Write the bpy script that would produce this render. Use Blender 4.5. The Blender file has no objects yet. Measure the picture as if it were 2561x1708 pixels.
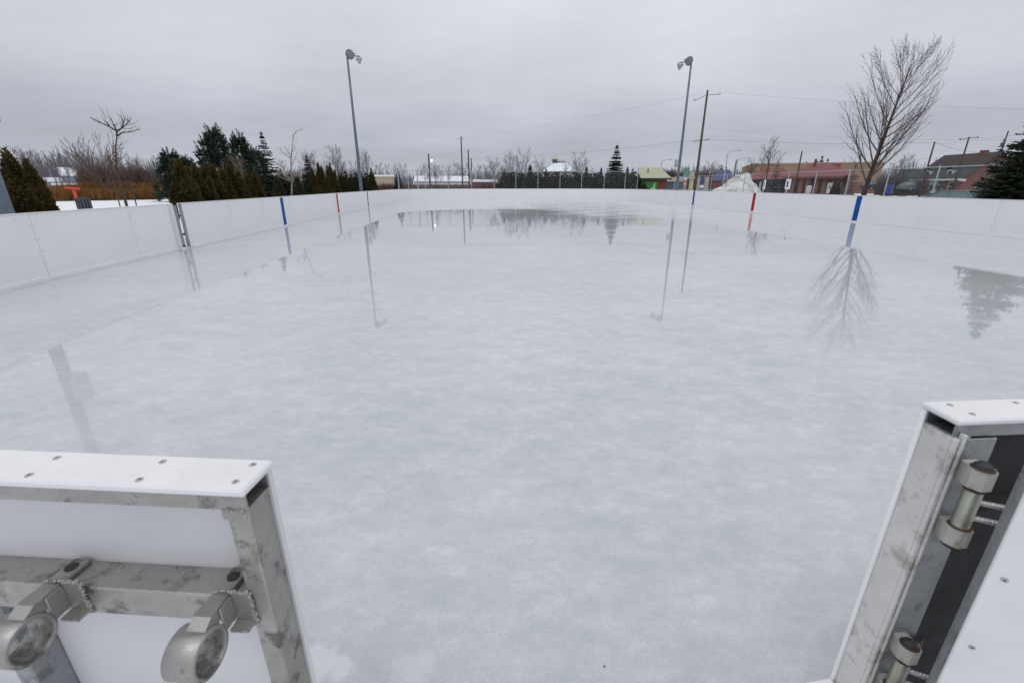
import bpy, math, random
from math import sin, cos, pi, radians, hypot, sqrt, atan2
import mathutils
from mathutils import Vector, Matrix

scene = bpy.context.scene
COL = scene.collection
R = random.Random(7)

# ------------------------------------------------------------------ camera model (surveyed from the photograph)
CF, CTH, CPS, CH = 1113.0, .339, .0865, 1.6826
CCX, CCY = 1280.5, 854.0

def ray(px, py):
    a = (px - CCX) / CF; b = -(py - CCY) / CF
    y = cos(CTH) + b * sin(CTH); z = -sin(CTH) + b * cos(CTH)
    c, s = cos(CPS), sin(CPS)
    return a * c + y * s, -a * s + y * c, z

def spot(px, py, D):
    """ground position D metres away along the bearing of a photo pixel"""
    d = ray(px, py); t = D / hypot(d[0], d[1])
    return d[0] * t, d[1] * t

def hgt(px, py, D):
    d = ray(px, py); t = D / hypot(d[0], d[1])
    return CH + t * d[2]

def gz(x, y):
    t = min(1, max(0, (x + 8) / 26)); t = t * t * (3 - 2 * t)
    z = .28 + (-.08 - .28) * t
    if y < 2: z = min(z, .1)
    return z

# ------------------------------------------------------------------ materials
def nn(nt, typ, **kw):
    n = nt.nodes.new(typ)
    for k, v in kw.items(): setattr(n, k, v)
    return n

def mixrgb(nt, fac, a, b, blend='MIX'):
    m = nn(nt, 'ShaderNodeMix', data_type='RGBA', blend_type=blend)
    for sock, v in ((0, fac), (6, a), (7, b)):
        if hasattr(v, 'is_output') or isinstance(v, bpy.types.NodeSocket): nt.links.new(v, m.inputs[sock])
        else: m.inputs[sock].default_value = v if sock == 0 else (*v[:3], 1)
    return m.outputs[2]

def mrange(nt, val, a, b, c, d):
    m = nn(nt, 'ShaderNodeMapRange'); nt.links.new(val, m.inputs[0])
    for i, v in zip((1, 2, 3, 4), (a, b, c, d)): m.inputs[i].default_value = v
    return m.outputs[0]

def noise(nt, vec, scale, detail=4, rough=.55, w=None):
    n = nn(nt, 'ShaderNodeTexNoise'); n.inputs['Scale'].default_value = scale
    n.inputs['Detail'].default_value = detail; n.inputs['Roughness'].default_value = rough
    if vec is not None: nt.links.new(vec, n.inputs['Vector'])
    return n.outputs['Fac']

def newmat(name):
    m = bpy.data.materials.new(name); m.use_nodes = True
    nt = m.node_tree; b = nt.nodes['Principled BSDF']
    return m, nt, b

def mat(name, c1, c2=None, scale=8, rough=.6, metal=0, spec=.5, bump=0, bscale=30, island=0, lo=.35, hi=.65, detail=4, stretch=None):
    m, nt, b = newmat(name)
    tc = nn(nt, 'ShaderNodeTexCoord'); vec = tc.outputs['Object']
    if stretch:
        mp = nn(nt, 'ShaderNodeMapping'); mp.inputs['Scale'].default_value = stretch
        nt.links.new(vec, mp.inputs[0]); vec = mp.outputs[0]
    if c2 is not None:
        f = mrange(nt, noise(nt, vec, scale, detail), lo, hi, 0, 1)
        if island:
            g = nn(nt, 'ShaderNodeNewGeometry')
            f2 = nn(nt, 'ShaderNodeMath', operation='MULTIPLY_ADD'); nt.links.new(g.outputs['Random Per Island'], f2.inputs[0])
            f2.inputs[1].default_value = island; nt.links.new(f, f2.inputs[2])
            f3 = nn(nt, 'ShaderNodeMath', operation='SUBTRACT', use_clamp=True); nt.links.new(f2.outputs[0], f3.inputs[0]); f3.inputs[1].default_value = island / 2
            f = f3.outputs[0]
        nt.links.new(mixrgb(nt, f, c1, c2), b.inputs['Base Color'])
    else: b.inputs['Base Color'].default_value = (*c1, 1)
    b.inputs['Roughness'].default_value = rough; b.inputs['Metallic'].default_value = metal
    b.inputs['Specular IOR Level'].default_value = spec
    if bump:
        bp = nn(nt, 'ShaderNodeBump'); bp.inputs['Strength'].default_value = bump; bp.inputs['Distance'].default_value = .02
        nt.links.new(noise(nt, vec, bscale, 5), bp.inputs['Height']); nt.links.new(bp.outputs[0], b.inputs['Normal'])
    return m

M = {}
def ice_material():
    m, nt, b = newmat('rink_ice')
    g = nn(nt, 'ShaderNodeNewGeometry'); P = g.outputs['Position']
    mp = nn(nt, 'ShaderNodeMapping'); mp.inputs['Rotation'].default_value = (0, 0, .5); mp.inputs['Scale'].default_value = (1, 1.5, 1)
    nt.links.new(P, mp.inputs[0]); V = mp.outputs[0]
    big = mrange(nt, noise(nt, V, .42, 10, .63), .36, .62, 0, 1)
    med = mrange(nt, noise(nt, V, 3.0, 9, .72), .36, .64, 0, 1)
    fine = mrange(nt, noise(nt, V, 9, 9, .74), .40, .66, 0, 1)
    grain = mrange(nt, noise(nt, P, 70, 6, .7), .3, .7, 0, 1)
    c = mixrgb(nt, big, (.448, .487, .508), (.552, .562, .588))
    c = mixrgb(nt, med, mixrgb(nt, .42, c, (.425, .468, .50)), c)
    w = nn(nt, 'ShaderNodeMath', operation='MULTIPLY'); nt.links.new(fine, w.inputs[0]); nt.links.new(med, w.inputs[1])
    w2 = nn(nt, 'ShaderNodeMath', operation='MULTIPLY'); nt.links.new(w.outputs[0], w2.inputs[0]); w2.inputs[1].default_value = .56
    c = mixrgb(nt, w2.outputs[0], c, (.72, .728, .752))
    gr = mrange(nt, grain, 0, 1, .90, 1.06)
    c = mixrgb(nt, 1.0, c, (1, 1, 1), 'MULTIPLY')
    hs = nn(nt, 'ShaderNodeHueSaturation'); nt.links.new(c, hs.inputs['Color']); nt.links.new(gr, hs.inputs['Value'])
    # slush patches near the gate
    cc_ = hs.outputs[0]
    IP = []
    for q_ in ((800, 1665), (1030, 1668)):
        d_ = ray(*q_); t_ = -CH / d_[2]; IP.append((d_[0] * t_, d_[1] * t_, 0))
    vo = mrange(nt, noise(nt, P, 4.2, 4, .6), .63, .68, 0, 1)
    sx = nn(nt, 'ShaderNodeSeparateXYZ'); nt.links.new(P, sx.inputs[0])
    near = mrange(nt, sx.outputs[1], 1.1, 1.75, 1, 0)
    lf = mrange(nt, sx.outputs[0], -.1, .15, 1, 0); sl0 = nn(nt, 'ShaderNodeMath', operation='MULTIPLY'); nt.links.new(vo, sl0.inputs[0]); nt.links.new(lf, sl0.inputs[1])
    sl = nn(nt, 'ShaderNodeMath', operation='MULTIPLY'); nt.links.new(sl0.outputs[0], sl.inputs[0]); nt.links.new(near, sl.inputs[1])
    acc = sl.outputs[0]
    for (x_, y_, z_), r_ in zip(IP, (.085, .07)):
        dv = nn(nt, 'ShaderNodeVectorMath', operation='DISTANCE'); nt.links.new(P, dv.inputs[0]); dv.inputs[1].default_value = (x_, y_, z_)
        dn = nn(nt, 'ShaderNodeMath', operation='MULTIPLY_ADD'); nt.links.new(noise(nt, P, 9, 8, .65), dn.inputs[0]); dn.inputs[1].default_value = .30; nt.links.new(dv.outputs['Value'], dn.inputs[2])
        sm = mrange(nt, dn.outputs[0], r_ + .13, r_ + .175, .5 if r_ > .08 else .25, 0); mx_ = nn(nt, 'ShaderNodeMath', operation='MAXIMUM'); nt.links.new(acc, mx_.inputs[0]); nt.links.new(sm, mx_.inputs[1]); acc = mx_.outputs[0]
    c2 = mixrgb(nt, acc, cc_, (.74, .75, .78))
    nt.links.new(c2, b.inputs['Base Color'])
    # wet film: smooth in the far left pool, frosted elsewhere
    rb = mrange(nt, noise(nt, V, .22, 4, .55), .36, .66, .0, .035)
    rm = mrange(nt, noise(nt, V, 3.2, 7, .7), .35, .65, .0, .018)
    ra = nn(nt, 'ShaderNodeMath', operation='ADD'); nt.links.new(rb, ra.inputs[0]); nt.links.new(rm, ra.inputs[1])
    # pool mask
    vm = nn(nt, 'ShaderNodeVectorMath', operation='MULTIPLY_ADD'); nt.links.new(P, vm.inputs[0])
    vm.inputs[1].default_value = (1 / 6.5, 1 / 12.0, 0); vm.inputs[2].default_value = (5.0 / 6.5, -34 / 12.0, 0)
    ln = nn(nt, 'ShaderNodeVectorMath', operation='LENGTH'); nt.links.new(vm.outputs[0], ln.inputs[0])
    pool = mrange(nt, ln.outputs['Value'], .75, 1.05, 0, 1)
    rr = nn(nt, 'ShaderNodeMath', operation='MULTIPLY_ADD'); nt.links.new(ra.outputs[0], rr.inputs[0]); nt.links.new(pool, rr.inputs[1]); rr.inputs[2].default_value = .006
    za = mrange(nt, sx.outputs[0], -1.6, .6, 0, 1); zb = mrange(nt, sx.outputs[1], 20, 27, 0, 1); zc = mrange(nt, sx.outputs[0], 4.5, 7.5, .045, .26)
    mpz = nn(nt, 'ShaderNodeMapping'); mpz.inputs['Scale'].default_value = (.35, 1.6, 1); nt.links.new(P, mpz.inputs[0])
    zn = mrange(nt, noise(nt, mpz.outputs[0], .9, 6, .65), .38, .62, .15, 1.3)
    zz = None
    for o_ in (za, zb, zc, zn):
        if zz is None: zz = o_; continue
        q_ = nn(nt, 'ShaderNodeMath', operation='MULTIPLY'); nt.links.new(zz, q_.inputs[0]); nt.links.new(o_, q_.inputs[1]); zz = q_.outputs[0]
    rz_ = nn(nt, 'ShaderNodeMath', operation='ADD'); nt.links.new(rr.outputs[0], rz_.inputs[0]); nt.links.new(zz, rz_.inputs[1]); rr = rz_
    nt.links.new(rr.outputs[0], b.inputs['Roughness'])
    spn = mrange(nt, noise(nt, V, 3.0, 8, .72), .38, .60, .22, .72)
    nt.links.new(spn, b.inputs['Specular IOR Level'])
    b.inputs['IOR'].default_value = 1.33
    bp = nn(nt, 'ShaderNodeBump'); bp.inputs['Strength'].default_value = .05; bp.inputs['Distance'].default_value = .003
    bm = nn(nt, 'ShaderNodeMath', operation='MULTIPLY'); nt.links.new(noise(nt, P, 5.0, 6, .6), bm.inputs[0]); nt.links.new(pool, bm.inputs[1])
    nt.links.new(bm.outputs[0], bp.inputs['Height']); nt.links.new(bp.outputs[0], b.inputs['Normal'])
    return m

def snow_material(name, dirt=(.30, .27, .24), lo=.60, hi=.78, scale=.5, base=(.80, .815, .85)):
    m, nt, b = newmat(name)
    g = nn(nt, 'ShaderNodeNewGeometry'); P = g.outputs['Position']
    f = mrange(nt, noise(nt, P, scale, 7, .65), lo, hi, 0, .85)
    c = mixrgb(nt, f, base, dirt)
    c = mixrgb(nt, mrange(nt, noise(nt, P, scale * 7, 5), .35, .65, 0, .35), c, tuple(x * .8 for x in base))
    nt.links.new(c, b.inputs['Base Color']); b.inputs['Roughness'].default_value = .75
    bp = nn(nt, 'ShaderNodeBump'); bp.inputs['Strength'].default_value = .5; bp.inputs['Distance'].default_value = .1
    nt.links.new(noise(nt, P, 3, 6), bp.inputs['Height']); nt.links.new(bp.outputs[0], b.inputs['Normal'])
    return m

def metal_material(name, c, stain, rough=.42, metallic=.75, sc=14, fleck=None):
    m, nt, b = newmat(name)
    tc = nn(nt, 'ShaderNodeTexCoord'); V = tc.outputs['Object']
    mp = nn(nt, 'ShaderNodeMapping'); mp.inputs['Scale'].default_value = (1, 1, .35); nt.links.new(V, mp.inputs[0])
    f = mrange(nt, noise(nt, V, sc * .8, 9, .72), .53, .62, 0, .80)
    f2 = mrange(nt, noise(nt, V, sc * 9, 5, .7), .64, .72, 0, .6)
    mp2 = nn(nt, 'ShaderNodeMapping'); mp2.inputs['Scale'].default_value = (1.0, 1.0, 22.0); mp2.inputs['Rotation'].default_value = (.5, .4, .2); nt.links.new(V, mp2.inputs[0])
    f3 = mrange(nt, noise(nt, mp2.outputs[0], sc * 1.2, 4, .6), .60, .66, 0, .35)
    cc = mixrgb(nt, mrange(nt, noise(nt, V, sc * .35, 5, .6), .36, .64, 0, .5), c, tuple(x * .62 for x in c))
    cc = mixrgb(nt, f, cc, stain); cc = mixrgb(nt, f3, cc, tuple(x * .5 for x in c)); cc = mixrgb(nt, f2, cc, tuple(x * .3 for x in stain))
    if fleck: cc = mixrgb(nt, mrange(nt, noise(nt, V, sc * 4, 3, .5), .745, .76, 0, .9), cc, fleck)
    nt.links.new(cc, b.inputs['Base Color'])
    b.inputs['Metallic'].default_value = metallic
    r = mrange(nt, noise(nt, V, sc * 2, 6), .3, .7, rough - .12, rough + .2); nt.links.new(r, b.inputs['Roughness'])
    bp = nn(nt, 'ShaderNodeBump'); bp.inputs['Strength'].default_value = .18; bp.inputs['Distance'].default_value = .004
    nt.links.new(noise(nt, V, sc * 12, 4), bp.inputs['Height']); nt.links.new(bp.outputs[0], b.inputs['Normal'])
    return m

def brick_material(name, c1, c2, mortar, sc=1.0):
    m, nt, b = newmat(name)
    tc = nn(nt, 'ShaderNodeTexCoord')
    sx = nn(nt, 'ShaderNodeSeparateXYZ'); nt.links.new(tc.outputs['Object'], sx.inputs[0])
    ad = nn(nt, 'ShaderNodeMath', operation='ADD'); nt.links.new(sx.outputs[0], ad.inputs[0]); nt.links.new(sx.outputs[1], ad.inputs[1])
    cb = nn(nt, 'ShaderNodeCombineXYZ'); nt.links.new(ad.outputs[0], cb.inputs[0]); nt.links.new(sx.outputs[2], cb.inputs[1])
    bt = nn(nt, 'ShaderNodeTexBrick'); nt.links.new(cb.outputs[0], bt.inputs['Vector'])
    bt.inputs['Color1'].default_value = (*c1, 1); bt.inputs['Color2'].default_value = (*c2, 1); bt.inputs['Mortar'].default_value = (*mortar, 1)
    bt.inputs['Scale'].default_value = 4 * sc; bt.inputs['Mortar Size'].default_value = .012
    c = mixrgb(nt, mrange(nt, noise(nt, tc.outputs['Object'], 1.2, 5), .35, .65, 0, .35), bt.outputs['Color'], tuple(x * .55 for x in c1))
    nt.links.new(c, b.inputs['Base Color']); b.inputs['Roughness'].default_value = .85
    return m

def chainlink_material():
    m, nt, b = newmat('chain_link_mesh')
    tc = nn(nt, 'ShaderNodeTexCoord'); sx = nn(nt, 'ShaderNodeSeparateXYZ'); nt.links.new(tc.outputs['UV'], sx.inputs[0])
    outs = []
    for op in ('ADD', 'SUBTRACT'):
        a = nn(nt, 'ShaderNodeMath', operation=op); nt.links.new(sx.outputs[0], a.inputs[0]); nt.links.new(sx.outputs[1], a.inputs[1])
        s = nn(nt, 'ShaderNodeMath', operation='MULTIPLY'); nt.links.new(a.outputs[0], s.inputs[0]); s.inputs[1].default_value = 1 / .075
        f = nn(nt, 'ShaderNodeMath', operation='FRACT'); nt.links.new(s.outputs[0], f.inputs[0])
        l = nn(nt, 'ShaderNodeMath', operation='LESS_THAN'); nt.links.new(f.outputs[0], l.inputs[0]); l.inputs[1].default_value = .05
        outs.append(l.outputs[0])
    mx = nn(nt, 'ShaderNodeMath', operation='MAXIMUM'); nt.links.new(outs[0], mx.inputs[0]); nt.links.new(outs[1], mx.inputs[1])
    b.inputs['Base Color'].default_value = (.30, .33, .36, 1); b.inputs['Metallic'].default_value = .4; b.inputs['Roughness'].default_value = .5
    nt.links.new(mx.outputs[0], b.inputs['Alpha'])
    return m

M['ice'] = ice_material()
M['snow'] = snow_material('snow_ground', lo=.66, hi=.85, scale=.25)
M['roofsnow'] = mat('roof_snow', (.80, .82, .86), (.66, .69, .74), 2, .8)
M['pile'] = snow_material('dirty_snow', dirt=(.13, .125, .10), lo=.45, hi=.62, scale=.5, base=(.68, .69, .70))
M['hdpe'] = mat('white_board_plastic', (.905, .91, .93), (.87, .875, .895), 1.4, .38, 0, .4, lo=.3, hi=.7, detail=6)
def scuffed(name, c1, c2, mark, rough=.4, fac=.3, sc=3.0):
    m, nt, b = newmat(name); tc = nn(nt, 'ShaderNodeTexCoord'); V = tc.outputs['Object']
    c = mixrgb(nt, mrange(nt, noise(nt, V, 1.4, 6), .3, .7, 0, 1), c1, c2)
    for st, th in (((1, 1, 6), .645), ((2.5, 2.5, .5), .66)):
        mp = nn(nt, 'ShaderNodeMapping'); mp.inputs['Scale'].default_value = st; nt.links.new(V, mp.inputs[0])
        c = mixrgb(nt, mrange(nt, noise(nt, mp.outputs[0], sc, 7, .7), th, th + .07, 0, fac), c, mark)
    nt.links.new(c, b.inputs['Base Color']); b.inputs['Specular IOR Level'].default_value = .4
    nt.links.new(mrange(nt, noise(nt, V, 6, 5), .3, .7, rough - .08, rough + .14), b.inputs['Roughness'])
    return m
M['hdpe'] = scuffed('white_board_plastic', (.905, .91, .93), (.865, .87, .89), (.60, .61, .64), .38, .32, 2.2)
M['cap'] = scuffed('white_cap_plastic', (.765, .765, .785), (.715, .72, .74), (.50, .50, .52), .42, .30, 16)
M['hdpeback'] = mat('board_back_plastic', (.70, .70, .725), (.63, .635, .655), 2.2, .45, 0, .4, lo=.3, hi=.7, detail=6)
M['kick'] = mat('kick_plate_plastic', (.90, .90, .93), (.84, .845, .87), 3, .4, 0, .4)
M['cap'] = mat('white_cap_plastic', (.765, .765, .785), (.70, .705, .73), 9, .42, 0, .4, lo=.4, hi=.7)
M['blue'] = mat('blue_line_plastic', (.002, .085, .36), (.002, .07, .31), 3, .5, 0, .2)
M['red'] = mat('red_line_plastic', (.44, .010, .014), (.38, .008, .012), 3, .5, 0, .2)
M['alu'] = metal_material('weathered_aluminium', (.41, .405, .39), (.10, .095, .086))
M['alu2'] = metal_material('scuffed_white_aluminium', (.70, .695, .68), (.33, .31, .28), .5, .12, 9, (.05, .13, .30))
M['alublue'] = metal_material('bluish_aluminium', (.34, .355, .365), (.13, .14, .145), .45, .6, 9)
M['weld'] = mat('weld_metal', (.44, .43, .41), (.20, .19, .175), 160, .5, .5)
M['knuckle'] = metal_material('rust_streaked_knuckle', (.52, .51, .485), (.21, .165, .12), .55, .1, 26)
M['pin'] = metal_material('galvanised_pin', (.50, .52, .45), (.30, .24, .16), .4, .8, 20)
M['rust'] = mat('rusty_edge', (.105, .052, .028), (.04, .024, .016), 60, .85)
M['screw'] = mat('screw_steel', (.60, .60, .60), (.38, .38, .38), 120, .35, .8)
M['dark'] = mat('dark_steel', (.028, .030, .032), (.05, .05, .05), 6, .6)
M['matteblack'] = mat('matte_black', (.018, .018, .02), (.035, .035, .038), 9, .8)
M['seamgrey'] = mat('board_frame_grey', (.36, .365, .385), (.28, .285, .30), 5, .5, .4)
M['galv'] = mat('galvanised_steel', (.095, .135, .175), (.16, .205, .245), 5, .5, .35, stretch=(1, 1, .25))
M['galvl'] = mat('light_galvanised_steel', (.40, .45, .50), (.31, .36, .40), 2, .5, .4)
M['lampglass'] = mat('lamp_lens', (.17, .215, .215), (.23, .275, .275), 3, .25)
M['lampbody'] = mat('lamp_housing', (.07, .08, .085), (.10, .11, .115), 3, .45, .3)
M['lamppale'] = mat('pale_lamp_housing', (.46, .48, .52), (.34, .36, .40), 3, .5)
M['boxgrey'] = mat('grey_cabinet', (.40, .42, .44), (.34, .36, .38), 3, .6)
M['wood'] = mat('utility_pole_wood', (.085, .080, .052), (.05, .046, .034), 3, .85, stretch=(6, 6, .3), bump=.3)
M['wire'] = mat('wire_black', (.13, .13, .145), None, rough=.6)
M['powerline'] = mat('weathered_cable', (.27, .275, .29), None, rough=.6)
M['cedar'] = mat('cedar_leaves', (.024, .024, .009), (.115, .085, .026), 1.5, .8, 0, .15, island=.75)
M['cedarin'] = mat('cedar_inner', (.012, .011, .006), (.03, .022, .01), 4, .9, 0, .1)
M['hedge'] = mat('hedge_leaves', (.022, .030, .016), (.062, .062, .030), 1.2, .85, 0, .15, island=.7)
M['pine'] = mat('pine_needles', (.013, .026, .017), (.046, .070, .046), 1.2, .75, 0, .2, island=.8)
M['spruce'] = mat('spruce_needles', (.013, .022, .014), (.045, .060, .036), 1.4, .75, 0, .2, island=.8)
M['bluespruce'] = mat('frosted_spruce_needles', (.055, .070, .072), (.22, .25, .26), 2.2, .8, 0, .2, island=.9)
M['bark'] = mat('dark_bark', (.050, .036, .028), (.095, .075, .06), 6, .9, 0, .2, stretch=(3, 3, .6), bump=.3)
M['barkred'] = mat('reddish_wet_bark', (.035, .020, .018), (.075, .055, .045), 3, .85, 0, .25, stretch=(3, 3, .5), bump=.3)
M['barkpale'] = mat('pale_bark', (.20, .165, .135), (.13, .105, .085), 4, .9)
M['twig'] = mat('dark_twigs', (.075, .058, .052), (.12, .095, .085), 2, .9)
M['twigtan'] = mat('tan_twigs', (.17, .125, .085), (.10, .075, .06), 2, .9)
M['fartwig'] = mat('far_hazy_twigs', (.19, .18, .195), (.14, .13, .14), .2, .95, 0, .1)  # distance haze is mixed into the twig colour
M['brush'] = mat('dark_brush_twigs', (.075, .056, .05), (.14, .10, .085), .4, .95, 0, .1, island=.5)
M['redbrush'] = mat('red_brush_twigs', (.16, .055, .05), (.17, .13, .12), .5, .95, 0, .1, island=.7)
M['orange'] = mat('orange_willow_twigs', (.33, .165, .048), (.15, .085, .048), 1.1, .9, 0, .1, island=.6)
M['trunkgrey'] = mat('trunk_bark', (.09, .07, .055), (.05, .04, .03), 5, .9)
M['hydrant'] = mat('bright_red_paint', (.72, .055, .035), (.62, .04, .03), 4, .45)
M['slats'] = mat('bin_slats', (.045, .055, .065), (.075, .085, .095), 4, .5, .2)
M['greenroof'] = mat('green_metal_roof', (.13, .27, .20), (.10, .22, .16), 3, .5)
M['creamroof'] = mat('cream_shingle_roof', (.42, .43, .31), (.37, .38, .27), 6, .85, stretch=(1, 1, 4))
M['greentrim'] = mat('dark_green_trim', (.02, .06, .045), None, rough=.6)
M['redbrick'] = brick_material('red_brick', (.24, .055, .030), (.19, .04, .025), (.25, .16, .13))
M['brownbrick'] = brick_material('brown_brick', (.22, .070, .045), (.165, .05, .034), (.22, .15, .12))
M['tanbrick'] = brick_material('tan_brick', (.33, .235, .15), (.30, .215, .14), (.30, .22, .15), .6)
M['orangebrick'] = brick_material('orange_brick', (.25, .10, .065), (.21, .085, .055), (.26, .17, .13))
M['banner'] = mat('green_banner', (.035, .30, .045), (.03, .26, .04), 3, .6)
M['bannerink'] = mat('pale_green_print', (.40, .62, .42), None, rough=.6)
M['signred'] = mat('red_sign', (.36, .04, .05), None, rough=.5)
M['signwhite'] = mat('white_sign', (.72, .72, .74), (.66, .66, .68), 4, .5)
M['signblue'] = mat('blue_sign', (.02, .045, .17), None, rough=.5)
M['signgreen'] = mat('green_sign', (.10, .24, .19), None, rough=.5)
M['signdark'] = mat('dark_sign_print', (.06, .065, .075), None, rough=.5)
M['signdull'] = mat('faded_red_panel', (.36, .13, .10), None, rough=.6)
M['yellow'] = mat('yellow_paint', (.72, .46, .10), (.65, .40, .08), 5, .5)
M['redroof'] = mat('red_tile_roof', (.185, .056, .060), (.15, .046, .050), 3, .7, stretch=(1, 1, 5))
M['brownroof'] = mat('brown_red_roof', (.22, .075, .06), (.17, .06, .05), 3, .8)
M['shingle'] = mat('brown_shingles', (.065, .047, .042), (.045, .033, .030), 5, .9, stretch=(1, 1, 5))
M['greenshingle'] = mat('dark_green_shingles', (.024, .040, .038), (.035, .05, .046), 5, .85)
M['blueroof'] = mat('blue_metal_roof', (.035, .05, .15), (.03, .04, .12), 4, .5)
M['stucco'] = mat('beige_stucco', (.44, .37, .28), (.38, .32, .25), 3, .85)
M['greywall'] = mat('grey_wall', (.26, .30, .34), (.22, .25, .29), 3, .85)
M['bluegrey'] = mat('blue_grey_siding', (.07, .095, .13), (.06, .08, .11), 3, .8)
M['whitetrim'] = mat('white_trim', (.68, .68, .68), (.6, .6, .6), 4, .6)
M['winglass'] = mat('window_glass', (.025, .03, .035), (.05, .055, .06), 1, .12)
M['darkfront'] = mat('dark_shopfront', (.022, .035, .032), (.035, .045, .042), 2, .6)
M['asphalt'] = mat('wet_asphalt', (.045, .047, .05), (.075, .078, .082), .6, .7)
M['carteal'] = mat('grey_teal_car_paint', (.115, .165, .18), (.10, .15, .165), 2, .3, .3)
M['carsilver'] = mat('silver_car_paint', (.42, .45, .48), (.38, .41, .44), 2, .3, .3)
M['carnavy'] = mat('navy_car_paint', (.02, .03, .055), (.025, .035, .06), 2, .3, .3)
M['carblack'] = mat('charcoal_car_paint', (.035, .042, .048), (.03, .036, .042), 2, .3, .3)
M['carglass'] = mat('car_glass', (.10, .155, .165), (.13, .185, .195), 1.2, .08, 0, .6)
M['tyre'] = mat('tyre_rubber', (.02, .02, .02), None, rough=.85)
M['rim'] = mat('wheel_rim', (.4, .4, .42), None, rough=.35, metal=.7)
M['tail'] = mat('tail_lamp', (.35, .01, .01), None, rough=.3)
M['bluebin'] = mat('blue_bin_plastic', (.02, .09, .34), None, rough=.5)
M['chain'] = chainlink_material()
M['leafscrap'] = mat('brown_leaf', (.035, .025, .018), (.06, .04, .025), 60, .9)
def lit_material():
    m, nt, b = newmat('lit_lamp_lens')
    b.inputs['Base Color'].default_value = (.9, .9, .88, 1)
    b.inputs['Emission Color'].default_value = (1, .97, .9, 1); b.inputs['Emission Strength'].default_value = 6
    return m
M['lit'] = lit_material()

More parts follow.
